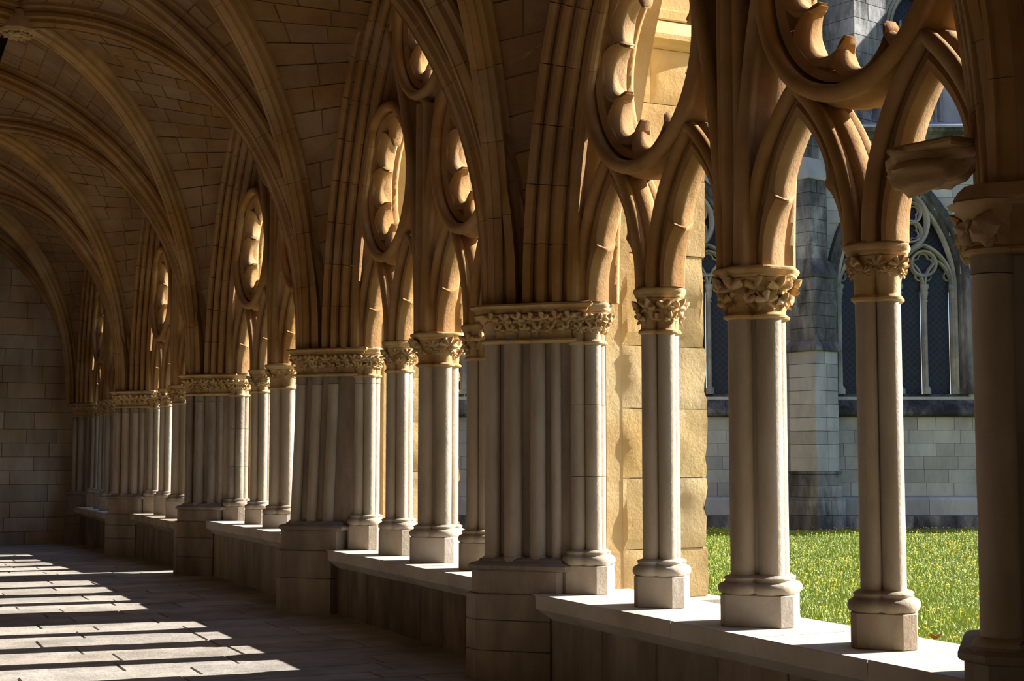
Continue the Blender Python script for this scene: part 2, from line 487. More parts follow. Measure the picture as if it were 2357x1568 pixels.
# ------------------------------------------------------------------ piers
PLAB = ['dark broken-capital pier at the right edge of the view', 'broad clustered pier between the first two arcade bays, nearest full pier',
        'leaning clustered pier of grey shafts, second full pier', 'clustered pier beside the bright strip of sun on the floor, third full pier',
        'clustered pier with brightly lit right shaft, fourth full pier', 'small clustered pier against the far end wall']
def pier_poly(off, e=.56):
    t = 4.546 - off * 1.414 - 0.0
    tip = 4.546 - off * .95
    h = tip - t
    e = min(e, .50)
    return [(tip, h), (tip, -h), (t + e, -e), (5.10, -.36), (5.20, -.20), (5.36, -.18), (5.36, .18), (5.20, .20), (5.10, .36), (t + e, e)]
for pi, c in enumerate(PIERS):
    zf = fz(c) - .02
    b = BAYS[min(max(pi - 1, 0), 4)]; bn = BAYS[min(pi, 4)]
    sill = .64 if pi < 2 else b['sill'] - .0
    pt = [.80, .80, .87, .90, .90, .82][pi]
    r = empty('clustered_pier', (0, c, 0), PLAB[pi], 'pier', 'clustered arcade piers')
    dx = .18 if pi == 5 else (-.11 if pi == 0 else 0.0)
    lean = .055 if pi == 2 else .0
    sh = np.array([dx, 0])
    def P2(poly, s=0.0): return [(x + (dx if x < 5.3 else 0) - (s if x < 5.3 else 0), y) for x, y in poly]
    # lower block in courses
    zs = [zf, sill * .33, sill * .68, sill - .015] if pi != 2 else [zf, sill * .55, sill - .015]
    for k in range(len(zs) - 1):
        V, Fc = prism(P2(pier_poly(.19, .60), lean), zs[k] + .002, zs[k + 1] - .002, .005)
        # CCW order
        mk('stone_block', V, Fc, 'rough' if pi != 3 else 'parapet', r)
    V, Fc = prism(P2(pier_poly(.15, .56), lean), sill - .02, pt, .006)
    mk('plinth', V, Fc, 'rough', r)
    pr = [(pt, .04), (pt + .012, .055), (pt + .035, .055), (pt + .05, .03), (pt + .06, -.02), (pt + .075, -.025), (pt + .09, -.06)]
    V, Fc = prism(P2(pier_poly(.12, .56), lean), 0, 0, prof=pr[::1])
    mk('base_moulding', V, Fc, 'rough', r, 30)
    # masonry core behind the shafts
    core = P2(pier_poly(-.005, .48))
    corel = P2(pier_poly(-.005, .48), lean)
    V, Fc = loft([[(x, y, pt) for x, y in corel], [(x, y, CT - .02) for x, y in core]])
    mk('masonry_core', V, Fc, 'rough', r)
    za = CT - .30
    shafts = [(0, 0, .062)] + [(t, sgn * t, rr) for t, rr in ((.117, .072), (.258, .062), (.36, .038)) for sgn in (-1, 1)]
    if pi == 2: shafts = [(0, 0, .060)] + [(t, sgn * t, .058) for t in (.135, .272) for sgn in (-1, 1)]
    if pi == 0: shafts = [(0, 0, .085)] + [(t, sgn * t, rr) for t, rr in ((.165, .08), (.32, .07)) for sgn in (-1, 1)]
    for (sx, sy, rr) in shafts:
        x = 4.546 + dx + sx
        zj = 2.42 if pi != 1 else 2.60
        tj = (zj - pt - .07) / (za + .01 - pt - .07); xj = x - lean * (1 - tj)
        V, Fc = tube((x - lean, sy, pt + .07), (xj, sy, zj - .002), rr, 18, wob=.01)
        mk('shaft', V, Fc, 'shaft' if pi != 3 else 'rough', r, 60)
        V, Fc = tube((xj, sy, zj + .002), (x, sy, za + .01), rr + .003, 18, wob=.012)
        mk('shaft', V, Fc, 'rough', r, 60)
        secs = []
        for z, k in ((.0, 1.75), (.012, 1.95), (.035, 1.95), (.052, 1.7), (.062, 1.45), (.075, 1.4), (.085, 1.25), (.10, 1.02)):
            secs.append([(x - lean + rr * k * math.cos(q), sy + rr * k * math.sin(q), pt + z) for q in np.arange(18) * math.pi / 9])
        V, Fc = loft(secs); mk('shaft_base', V, Fc, 'shaft', r, 40)
    # capital band: bell and abacus
    secs = [(za, -.03), (za + .004, .02), (za + .016, .04), (za + .028, .035), (za + .036, -.005), (za + .08, -.01), (za + .14, .01), (za + .19, .05), (za + .215, .085)]
    V, Fc = prism(P2(pier_poly(.055, .54)), 0, 0, prof=secs)
    cap = mk('capital_band', V, Fc, 'capital', r, 35)
    for (sx, sy, rr) in shafts:
        x = 4.546 + dx + sx
        ss = []
        for z, k in ((0, 1.05), (.008, 1.4), (.02, 1.45), (.032, 1.25), (.04, 1.02), (.09, 1.05), (.15, 1.25), (.20, 1.75), (.22, 2.1)):
            ss.append([(x + rr * k * math.cos(q), sy + rr * k * math.sin(q), za + z) for q in np.arange(18) * math.pi / 9])
        V, Fc = loft(ss); mk('bell', V, Fc, 'capital', cap, 40)
    if pi == 0:
        sc = [(za + .19, .02), (za + .20, .10), (za + .235, .12), (za + .27, .10), (za + .30, .07)]
    else:
        sc = [(za + .215, .05), (za + .222, .085), (za + .24, .10), (za + .255, .10), (za + .262, .12), (za + .28, .14), (za + .295, .13), (za + .30, .10)]
    V, Fc = prism(P2(pier_poly(.03, .56)), 0, 0, prof=sc)
    mk('abacus', V, Fc, 'capital', r, 28)
    # leaves along the two sloping sides
    for sgn in (-1, 1):
        for k in range(7):
            t = .02 + .075 * k
            for row in range(2):
                if pi == 0 and k < 2: continue
                tt = t + (.035 if row else 0)
                o2 = .12 if row == 0 else .075
                put_leaf(cap, 0 if pi != 4 else 2, (4.546 + dx + tt - o2 * .707, sgn * tt + sgn * (-o2 * .0) - 0 if False else sgn * (tt + o2 * .707) , za + (.165 if row == 0 else .095)),
                         (-.707, sgn * .707), .125 if row == 0 else .095, random.uniform(-.7, .7), random.uniform(.1, .4))
    # the two engaged four-shaft responds
    for sgn in (-1, 1):
        if pi == 0 and sgn < 0: continue
        if pi == 5 and sgn > 0: continue
        bb = b if sgn < 0 else bn
        q = bpy.data.objects.new('respond', None); q.empty_display_size = .1
        yy = bb['y'][4] if sgn < 0 else bb['y'][0]
        q.location = (XA, yy - c, bb['sill']); link(q, r)
        column_parts(q, 1, bb['sill'], bb['pt'] + .02, False, 0 if pi != 2 else 1, detail=False, shaft_mat='shaft' if pi != 3 else 'rough', joints=(1.50, 2.03) if pi in (1, 3) else (2.42,))
        zc = za - .02
        for k in range(8):
            ph = math.pi * (1.0 + sgn * (.1 + .11 * k)) if sgn > 0 else math.pi * (1.0 + (-.1 + .11 * k))
            ph = math.pi + (-sgn) * (-.2 + .38 * k)
            put_leaf(cap, 0, (XA + .165 * math.cos(ph), yy - c + .165 * math.sin(ph), za + .155), (math.cos(ph), math.sin(ph)), .115, random.uniform(-.5, .5), .3)
            put_leaf(cap, 0, (XA + .135 * math.cos(ph + .2), yy - c + .135 * math.sin(ph + .2), za + .09), (math.cos(ph + .2), math.sin(ph + .2)), .08, random.uniform(-.5, .5), .2)

# ------------------------------------------------------------------ tracery of each bay
def arc(cx, cz, r, a0, a1, n):
    t = np.linspace(a0, a1, n)
    return np.column_stack([cx + r * np.cos(t), cz + r * np.sin(t)])

def pointed(cu, hs, R, z0, n=15, ztop=None):
    """pointed arch from (cu-hs,z0) over the apex to (cu+hs,z0)"""
    th = math.acos((R - hs) / R)
    L = arc(cu + (R - hs), z0, R, math.pi, math.pi - th, n)
    Rr = arc(cu - (R - hs), z0, R, th, 0, n)
    return np.concatenate([L, Rr[1:]])

def moulding(r, rb, wb, d):
    """bar section (in-plane n, depth b): a roll front and back, flanked body between; r roll radius, rb its distance, wb half body, d half body depth"""
    pts = []
    for k in range(9):
        a = -math.radians(125) + math.radians(250) * k / 8
        pts.append((r * math.sin(a), -rb - r * math.cos(a)))
    pts += [(wb * .55, -d - .01), (wb, -d * .55), (wb, d * .55), (wb * .55, d + .01)]
    for k in range(7):
        a = math.radians(125) - math.radians(250) * k / 6
        pts.append((r * math.sin(a), rb + r * math.cos(a)))
    pts += [(-wb * .55, d + .01), (-wb, d * .55), (-wb, -d * .55), (-wb * .55, -d - .01)]
    return pts
PRIM = moulding(.050, .170, .070, .11)
SECO = moulding(.046, .105, .066, .065)
def rolls(cs, r, tail):
    """stepped order of rolls along cs, each bulging to the gallery (-b) and the opening (-n)"""
    pts = []
    for (n0, b0) in cs:
        for k in range(7):
            a = math.radians(20 - 40 + 250 * k / 6 - 60)
            pts.append((n0 - r * math.sin(a) * 1.0, b0 - r * math.cos(a)))
    return pts + tail
FORM = rolls([(.20, -.22), (.10, -.15), (.00, -.07), (-.095, .02)], .043, [(-.11, .10), (-.08, .20), (.24, .20), (.26, -.2)])

def bar(P2d, f, prof, closed=False, x=XA):
    """P2d (u,z) nominal -> world mesh of a swept bar"""
    P = np.column_stack([f(P2d[:, 0]), P2d[:, 1]])
    if closed:
        Q = np.concatenate([P[-1:], P, P[:1]]); N2 = normals2(Q)[1:-1]
    else:
        N2 = normals2(P)
    P3 = np.column_stack([np.full(len(P), x), P])
    N3 = np.column_stack([np.zeros(len(P)), N2])
    return sweep(P3, N3, (1, 0, 0), prof, closed)

def ribbon(O, I, f, prof, x=XA, dsc=None):
    """plate between an outer and an inner outline; prof [(t, depth)] closed loop across"""
    secs = []
    for kk, (o, i) in enumerate(zip(O, I)):
        s = []; ds = 1.0 if dsc is None else dsc[kk]
        for t, d in prof:
            u, z = o[0] + (i[0] - o[0]) * t, o[1] + (i[1] - o[1]) * t
            s.append((x + d * ds, float(f(u)), z))
        secs.append(s)
    return loft(secs)

def resample(P, n):
    P = np.asarray(P, float)
    d = np.concatenate([[0], np.cumsum(np.linalg.norm(np.diff(P, axis=0), axis=1))])
    t = np.linspace(0, d[-1], n)
    return np.column_stack([np.interp(t, d, P[:, 0]), np.interp(t, d, P[:, 1])])

OC = 4.42; ORR = .77; TC = 5.86
def lancet_curves(cu):
    O = pointed(cu, .43, 1.27, CT, 20)
    hw, cw, zc = .355, .185, 3.17
    low = [(-hw, CT), (-hw, CT + .08), (-hw + .012, CT + .16), (-hw + .035, CT + .23), (-hw + .075, CT + .30), (-hw + .13, CT + .35), (-cw, zc)]
    th = np.linspace(0, 1, 10)[1:]
    up = [(-.225, 3.185)] + [(-.232 + .232 * t ** 1.9, 3.20 + .40 * t) for t in th]
    L = low + up
    I = L + [(-u, z) for u, z in L[::-1][1:]]
    I = np.array(I); I[:, 0] += cu
    return O, I

def tracery(bi, bay):
    f = warp(bay)
    yB = bay['y'][2]
    r = empty('window_tracery', (0, 0, 0), ['foiled stone tracery above the nearest sill at the right', 'foiled stone tracery of the second arcade bay, left of the broad near pier',
        'foiled stone tracery of the third arcade bay, above the rosette-capital column', 'foiled stone tracery of the fourth arcade bay', 'foiled stone tracery of the last arcade bay by the end wall'][bi], 'tracery', 'arcade tracery')
    rnd = random.uniform
    # oculi and top circle
    for cu, cz in ((-1.11, OC), (1.11, OC), (0, TC)):
        if bi == 0 and cz == TC: pass
        P = arc(cu, cz, ORR, 0, 2 * math.pi, 73)[:-1]
        V, Fc = bar(P, f, PRIM, True); ring = mk('oculus_ring', V, Fc, 'ochre', r, 42)
        # hollow step inside the ring
        P = arc(cu, cz, ORR - .085, 0, 2 * math.pi, 73)[:-1]
        V, Fc = bar(P, f, [(-.02, -.13), (.03, -.10), (.045, -.05), (.045, .05), (.03, .10), (-.02, .13)], True)
        mk('inner_step', V, Fc, 'ochre', ring, 42)
        for k in range(8):
            a = -math.pi / 2 + k * math.pi / 4 + math.radians(3)
            c0 = (cu + .442 * math.cos(a), cz + .442 * math.sin(a))
            A = np.linspace(a - math.radians(103), a + math.radians(103), 29)
            rr = .180
            taper = 1 - np.clip((np.abs(A - a) - .65) / 1.14, 0, 1) ** 1.15 * .96
            I = np.column_stack([c0[0] + rr * np.cos(A), c0[1] + rr * np.sin(A)])
            wd = .10 * taper
            O = np.column_stack([c0[0] + (rr + wd) * np.cos(A), c0[1] + (rr + wd) * np.sin(A)])
            V, Fc = ribbon(O, I, f, [(0, -.07), (.4, -.11), (.75, -.085), (1, -.035), (1, -.008), (.42, .11), (0, .09)], dsc=.28 + .72 * taper)
            mk('foil', V, Fc, 'ochre', ring, 40)
    # sub-arches
    for cu in (-1.11, 1.11):
        P = pointed(cu, 1.02, 6.1, CT, 26)
        V, Fc = bar(P, f, PRIM); mk('sub_arch', V, Fc, 'ochre', r, 42)
        for s in (-.555, .555):
            P = pointed(cu + s, .485, 1.30, CT, 18)
            V, Fc = bar(P, f, SECO); la = mk('lancet_arch', V, Fc, 'ochre', r, 42)
            O, I = lancet_curves(cu + s)
            O = resample(O, 61); n = 61
            h = len(I) // 2
            I2 = np.concatenate([resample(I[:h + 1], 31), resample(I[h:], 31)[1:]])
            # keep the cusp point sharp
            V, Fc = ribbon(O, I2, f, [(-.1, -.05), (.4, -.095), (.8, -.085), (1, -.035), (1, -.008), (.45, .095), (-.1, .07)])
            mk('cusped_plate', V, Fc, 'ochre', la, 40)
    # mullion stem over the middle column
    P = np.array([(0, CT + t) for t in np.linspace(0, 2.18, 8)])
    V, Fc = bar(P, f, rolls([(.085, -.165), (0, -.195), (-.085, -.165)], .042, [(-.125, -.10), (-.12, .14), (0, .2), (.12, .14), (.125, -.10)]))
    mk('mullion', V, Fc, 'ochre', r, 42)
    # spandrel panels hidden between the bars
    g = .03
    A = Acc()
    R = 4.9; hs = 2.32
    us = np.arange(-2.25, 2.25, g); zs = np.arange(4.9, 7.0, g)
    sub = lambda u, z, cu: abs(u - cu) < math.sqrt(max(0, 36 - (z - CT) ** 2)) - 4.95 if (z - CT) < 5.9 else False
    for z in zs:
        run = None
        for u in list(us) + [99]:
            ok = False
            if u < 9:
                uc, zc = u + g / 2, z + g / 2
                ok = abs(uc) < math.sqrt(max(0, R * R - (zc - CT) ** 2)) - (R - hs) + .05
                if math.hypot(uc, zc - TC) < ORR: ok = False
                for cu in (-1.11, 1.11):
                    if abs(uc - cu) < math.sqrt(max(0, 36 - (zc - CT) ** 2)) - 4.95 and zc < 6.2:
                        ok = False
                    if math.hypot(uc - cu, zc - OC) < ORR: ok = False
            if ok and run is None: run = u
            if not ok and run is not None:
                e = min(u, us[-1] + g)
                V, Fc = box(XA - .035, XA + .035, float(f(run)), float(f(e)), z, z + g)
                A.add(V, Fc); run = None
    for z in np.arange(3.5, 4.92, g):
        wd = 1.11 - (math.sqrt(6.1 ** 2 - (z + g / 2 - CT) ** 2) - 5.08)
        if wd > .02:
            A.add(*box(XA - .035, XA + .035, float(f(-wd)), float(f(wd)), z, z + g))
    # panel inside each sub-arch head, above the oculus
    for cu in (-1.11, 1.11):
        for z in np.arange(5.0, 6.2, g):
            wd = math.sqrt(max(0, 36 - (z + g / 2 - CT) ** 2)) - 4.95
            if wd <= 0: continue
            q = ORR ** 2 - (z + g / 2 - OC) ** 2
            if q > 0: continue
            V, Fc = box(XA - .035, XA + .035, float(f(cu - wd)), float(f(cu + wd)), z, z + g); A.add(V, Fc)
    A.mk('spandrel_panel', 'ochre', r)
    # voussoirs of the arch that frames the bay on the gallery side
    fr = empty('bay_arch', (0, 0, 0), ['deep moulded arch framing the nearest bay, right of the broad near pier', 'deep moulded arch framing the second arcade bay', 'deep moulded arch framing the third arcade bay',
        'deep moulded arch framing the fourth arcade bay', 'deep moulded arch framing the last bay by the end wall'][bi], 'arch', 'moulded bay arches')
    P = pointed(0, 2.22, 4.8, CT, 46)
    nseg = 22
    idx = np.linspace(0, len(P) - 1, nseg + 1)
    t = np.arange(len(P))
    for k in range(nseg):
        a, b2 = idx[k] + .02, idx[k + 1] - .02
        q = np.linspace(a, b2, 6)
        seg = np.column_stack([np.interp(q, t, P[:, 0]), np.interp(q, t, P[:, 1])])
        V, Fc = bar(seg, f, FORM, x=4.93 + rnd(-.002, .002))
        mk('voussoir', V, Fc, 'ochre', fr, 40)
for bi, b in enumerate(BAYS):
    tracery(bi, b)

# ------------------------------------------------------------------ outer wall above and between the openings
A = Acc()
def wall_strip(y0, y1, bay):
    f = warp(bay)
    P = pointed(0, 2.37, 4.95, CT, 24)
    P = np.concatenate([[(-2.37, -.3)], P, [(2.37, -.3)]])
    Y = f(P[:, 0]); Z = P[:, 1]
    n = len(P); x0, x1, top = 5.36, 5.56, 7.9
    V, Fc = [], []
    for i in range(n):
        V += [(x0, Y[i], Z[i]), (x1, Y[i], Z[i]), (x1, Y[i], top), (x0, Y[i], top)]
    for i in range(1, n - 2):
        a, b = 4 * i, 4 * (i + 1)
        Fc += [[a, a + 3, b + 3, b], [a + 1, b + 1, b + 2, a + 2], [a, b, b + 1, a + 1], [a + 3, a + 2, b + 2, b + 3]]
    A.add(V, Fc)
    return Y[0], Y[-1]
edges = []
for bi, b in enumerate(BAYS):
    e0, e1 = wall_strip(0, 0, b); edges.append((e0, e1))
spans = [(4.25, edges[0][0])] + [(edges[i][1], edges[i + 1][0]) for i in range(4)] + [(edges[4][1], 33.2)]
for y0, y1 in spans:
    A.add(*box(5.36, 5.56, y0, y1, -.3, 7.9))
# unseen wall beside the camera, closed to keep the right-edge pier dark
A.add(*box(4.9, 5.56, -.9, 4.25, -.3, 7.9))
for k, (a, b2) in enumerate([(-5.6, -.9)]):  # unseen bay left open with plain posts to brighten the right-edge pier
    A.add(*box(4.9, 5.56, a, b2, -.3, .64)); A.add(*box(4.9, 5.56, a, b2, 5.7, 7.9))
    for c in np.linspace(a, b2, 5)[1:-1]: A.add(*box(4.98, 5.26, c - .13, c + .13, .6, 5.8))
A.add(*box(4.6, 5.56, -.95, -.4, -.3, 7.9)); A.add(*box(4.6, 5.56, -6.2, -5.55, -.3, 7.9)); 
o = A.mk('wall_right', 'buttress'); tag(o, kind='structure')

# ------------------------------------------------------------------ parapet walls and copings
PX = [[1219, 1352, 1406, 1516, 1682], [755, 792, 840, 917, 971, 1060], None, None, None]
GLAB = ['low parapet under the nearest sill with tall plain slabs', 'low parapet under the second sill with darkly stained blocks', 'low parapet with pale streaked slabs under the third sill',
        'low rough parapet under the fourth sill', 'short low parapet under the last sill by the end wall']
for bi, b in enumerate(BAYS):
    y0, y1 = PIERS[bi] + .35, PIERS[bi + 1] - .35
    if bi == 3: y0 = PIERS[3] + 1.02
    s = b['sill']; zf = min(fz(y0), fz(y1)) - .03
    r = empty('parapet', (0, 0, 0), GLAB[bi], 'parapet', 'arcade parapets')
    A = Acc(); A.add(*box(4.86, 5.46, y0, y1, zf, s - .17)); A.mk('rubble_core', 'rough', r)
    n = [6, 7, 8, 6, 5][bi]
    cuts = np.linspace(y0, y1, n + 1); cuts[1:-1] += RNG.uniform(-.14, .14, n - 1)
    for i in range(n):
        V, Fc = box(4.80 + random.uniform(-.008, .006), 4.90, cuts[i] + .004, cuts[i + 1] - .004, zf, s - .17, .009)
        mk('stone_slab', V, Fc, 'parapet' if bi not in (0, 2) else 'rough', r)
        V, Fc = box(5.40, 5.50, cuts[i] + .003, cuts[i + 1] - .003, zf, s - .17, .006)
        mk('stone_slab', V, Fc, 'rough', r)
    n = [5, 5, 5, 4, 5][bi]
    cuts = np.linspace(y0 - .1, y1 + .1, n + 1); cuts[1:-1] += RNG.uniform(-.12, .12, n - 1)
    for i in range(n):
        a, c = cuts[i] + .002, cuts[i + 1] - .002
        dz = random.uniform(-.002, .002)
        pr = [(4.80, s - .185), (5.48, s - .185), (5.55, s - .11), (5.555, s - .006), (5.548, s), (4.706, s), (4.70, s - .006), (4.70, s - .105)]
        m = 7
        secs = []
        for q in np.linspace(a, c, m):
            secs.append([(x + (random.uniform(-.003, .003) if x < 4.75 else 0), q, z + dz) for x, z in pr])
        V, Fc = loft(secs); mk('coping_slab', V, Fc, 'coping' if bi not in (3,) else 'rough', r)

# ------------------------------------------------------------------ floor
fl = mk('floor', [(XL - .3, -6.5, -.05), (5.0, -6.5, -.05), (5.0, 19, -.05), (5.0, 33.2, -.30), (XL - .3, 33.2, -.30), (XL - .3, 19, -.05)], [[0, 1, 2, 5], [5, 2, 3, 4]], 'mortar')
tag(fl, kind='structure')
y = 8.2; nsl = 0
while y < FARWALL:
    h = random.choice([.34, .42, .5, .58]) + random.uniform(-.03, .03)
    x = XL - random.uniform(0, .6)
    while x < 4.86:
        wd = random.uniform(.75, 1.6)
        x2 = min(x + wd, 4.88)
        z = fz(y + h / 2) + random.uniform(-.006, .006)
        g = .0025 + random.uniform(0, .002)
        zt = fz(y), fz(y + h)
        sk = [random.uniform(-.012, .012) for _ in range(8)]
        def ringp(d, dz):
            pts = []
            for (ax, ay, k) in ((x, y, 0), ((x + x2) / 2, y, 1), (x2, y, 2), (x2, y + h, 3), ((x + x2) / 2, y + h, 4), (x, y + h, 5)):
                cx, cy = (x + x2) / 2, y + h / 2
                px = ax + sk[k] * .08 + math.copysign(g + d, cx - ax) * (0 if abs(cx - ax) < .01 else 1)
                py = ay + sk[k] * .35 + math.copysign(g + d, cy - ay)
                pts.append((px, py, fz(py) + dz))
            return pts
        t0 = random.uniform(-.004, .004)
        V, Fc = loft([ringp(0, -.06), ringp(0, t0 - .012), ringp(.010, t0)])
        o = mk('paving_slab', V, Fc, 'paving', fl); nsl += 1
        x = x2
    y += h
# plain continuation of the paving beside and behind the camera
A = Acc()
for yy in np.arange(-6.4, 8.2, .6):
    for xx in np.arange(XL, 4.8, 1.2): A.add(*box(xx + .005, min(xx + 1.195, 4.88), yy + .005, min(yy + .595, 8.19), -.06, 0, .006))
o = A.mk('paving_field', 'paving', fl); tag(o, kind='stuff')

# ------------------------------------------------------------------ end wall, inner wall
wl = mk('wall_left', *box(XL - .4, XL, -6.5, 33.2, -.5, 8.0), 'inner'); tag(wl, kind='structure')
wb = mk('wall_back', *box(XL - .4, 5.5, -6.9, -6.45, -.5, 8.0), 'wallend'); tag(wb, kind='structure')
wf = mk('wall_far', *box(XL - .4, 5.56, FARWALL + .03, FARWALL + .5, -.6, 8.0), 'mortar'); tag(wf, kind='structure')
z = -.28; row = 0
while z < 7.0:
    h = random.choice([.30, .34, .37])
    x = XL + random.uniform(-.5, 0)
    while x < 5.3:
        x2 = x + random.uniform(.55, 1.05)
        V, Fc = box(max(x, XL) + .004, min(x2, 5.36) - .004, FARWALL + random.uniform(-.004, .003), FARWALL + .1, z + .004, z + h - .004, .005)
        if min(x2, 5.36) - max(x, XL) > .12: mk('stone_block', V, Fc, 'wallend', wf)
        x = x2
    z += h

# ------------------------------------------------------------------ vault
XR, XC2 = 4.50, 1.76
def half_arc(n):
    """transverse arch, right half, as (dx from XC2, z): from springing to apex"""
    R, c = 3.88, .70
    th = math.acos((XC2 - c) / R)
    t = np.linspace(0, th, n)
    return np.column_stack([c + R * np.cos(t) - XC2, 2.98 + R * np.sin(t)])
def trans(n=24, side=1):
    P = half_arc(n); P = np.concatenate([[(P[0, 0], CT)], P])
    P = resample(P, n)
    return np.column_stack([XC2 + side * P[:, 0], P[:, 1]])
def diag_curve(c, ymid, side, n=24, zb=6.62):
    x0, y0 = XC2 + side * 2.74, c
    t = np.linspace(0, math.pi / 2, n)
    s = 1 - np.cos(t)
    h = np.sin(t) ** .90
    X = x0 + (XC2 - x0) * s; Y = y0 + (ymid - y0) * s
    return np.column_stack([X, Y, CT + (zb - CT) * h])
def form_curve(bay_u0, bay, n=24):
    f = warp(bay)
    P = pointed(0, 2.36, 4.95, CT, n)
    L = P[:n] if bay_u0 < 0 else P[::-1][:n]
    return np.column_stack([np.full(n, 4.80), f(L[:, 0]), L[:, 1]])

RIB = [(-.13, 0), (-.13, .07), (-.085, .085), (-.075, .12), (-.10, .15), (-.10, .19), (-.06, .215), (-.062, .26), (-.035, .295), (-.014, .305), (-.014, .322), (.014, .322), (.014, .305), (.035, .295), (.062, .26), (.06, .215), (.10, .19), (.10, .15), (.075, .12), (.085, .085), (.13, .07), (.13, 0)]
def rib(P3, name, label, group, nv, scale=1.0, parts=True, cat='rib'):
    """sweeps the rib section (projecting downwards) along P3 in separate voussoirs"""
    P3 = np.asarray(P3, float)
    T = np.gradient(P3, axis=0); T /= np.linalg.norm(T, axis=1)[:, None]
    hd = P3[-1] - P3[0]; hd[2] = 0; hd /= np.linalg.norm(hd)
    Bn = np.cross(hd, (0, 0, 1.0))
    Nn = np.cross(Bn, T)                    # in-plane normal
    mid = np.array([XC2, 0, 0])
    inward = np.sign((Nn[0] @ hd)) or 1
    Nn = Nn * inward                        # points to the gallery
    root = empty(name, (0, 0, 0), label, cat, group)
    t = np.arange(len(P3)); idx = np.linspace(0, len(P3) - 1, nv + 1)
    pr = np.array(RIB) * scale
    for k in range(nv):
        q = np.linspace(idx[k] + .007, idx[k + 1] - .007, 5)
        g = lambda A_: np.column_stack([np.interp(q, t, A_[:, i]) for i in range(3)])
        p, nn, bb = g(P3), g(Nn), np.broadcast_to(Bn, (5, 3))
        off = random.uniform(-.003, .003)
        V, Fc = sweep(p - nn * (.322 * scale - off), bb, nn, [(a, b) for a, b in pr])
        mk('voussoir', V, Fc, 'ochre', root, 38)
    return root

ce = mk('ceiling', *box(XL - .4, 5.6, -6.9, 33.2, 7.9, 8.1), 'mortar'); tag(ce, kind='structure')
mids = [(PIERS[i] + PIERS[i + 1]) / 2 for i in range(5)]
mids = [7.33, 12.5, 17.3, 23.3, 29.4]
patches = []
PN = ['at the right edge', 'nearest in full view', 'that leans', 'beside the floor light strip', 'fourth from the right', 'at the end wall']
for pi, c in enumerate(PIERS):
    for side in (1, -1):
        P = trans(24, side); P3 = np.column_stack([P[:, 0] - (.12 if pi == 0 and side > 0 else 0) * np.linspace(1, 0, 24), np.full(len(P), c if pi < 5 else 32.45), P[:, 1]])
        rib(P3, 'transverse_rib', ('heavy transverse vault rib rising from the pier ' if side > 0 else 'heavy transverse vault rib, inner wall half, opposite the pier ') + PN[pi], 'transverse vault ribs', 11, 1.1)
for bi in range(5):
    ym = mids[bi]
    for side in (1, -1):
        for e, c in ((0, PIERS[bi]), (1, PIERS[bi + 1])):
            cc = c + (.10 if e == 0 else -.10)
            P3 = diag_curve(cc, ym, side)
            rib(P3, 'diagonal_rib', 'diagonal rib of the %s vault bay from the right, %s %s' % (ORD[bi], 'arcade side,' if side > 0 else 'inner wall side,', 'near corner' if e == 0 else 'far corner'), 'diagonal vault ribs', 11, .95)
    # boss
    bz = 6.62
    secs = []
    for z, rr in ((bz + .2, .16), (bz + .05, .20), (bz - .02, .21), (bz - .05, .19), (bz - .07, .12), (bz - .075, .03)):
        secs.append([(XC2 + rr * (1 + .06 * math.cos(8 * q)) * math.cos(q), ym + rr * (1 + .06 * math.cos(8 * q)) * math.sin(q), z) for q in np.arange(40) * math.pi / 20])
    V, Fc = loft(secs)
    bo = empty('vault_boss', (0, 0, 0), 'carved round keystone boss at the crown of the %s vault bay from the right' % ORD[bi], 'boss', 'vault bosses')
    mk('boss_disc', V, Fc, 'capital', bo, 30)
    for k in range(9):
        a = 2 * math.pi * k / 9
        o = bpy.data.objects.new('leaf', LEAF[0]); o.location = (XC2 + .11 * math.cos(a), ym + .11 * math.sin(a), bz - .065)
        o.rotation_euler = (math.pi, 0, a); o.scale = (.13, .13, .13); link(o, bo)

def patch_rows(A_, B_, nr, lip=.0):
    """rows of stones on the ruled surface between curves A_ and B_ (n,3) from springing to crown"""
    A_, B_ = resample3(A_, nr + 1), resample3(B_, nr + 1)
    return A_, B_
def resample3(P, n):
    d = np.concatenate([[0], np.cumsum(np.linalg.norm(np.diff(P, axis=0), axis=1))])
    t = np.linspace(0, d[-1], n)
    return np.column_stack([np.interp(t, d, P[:, i]) for i in range(3)])

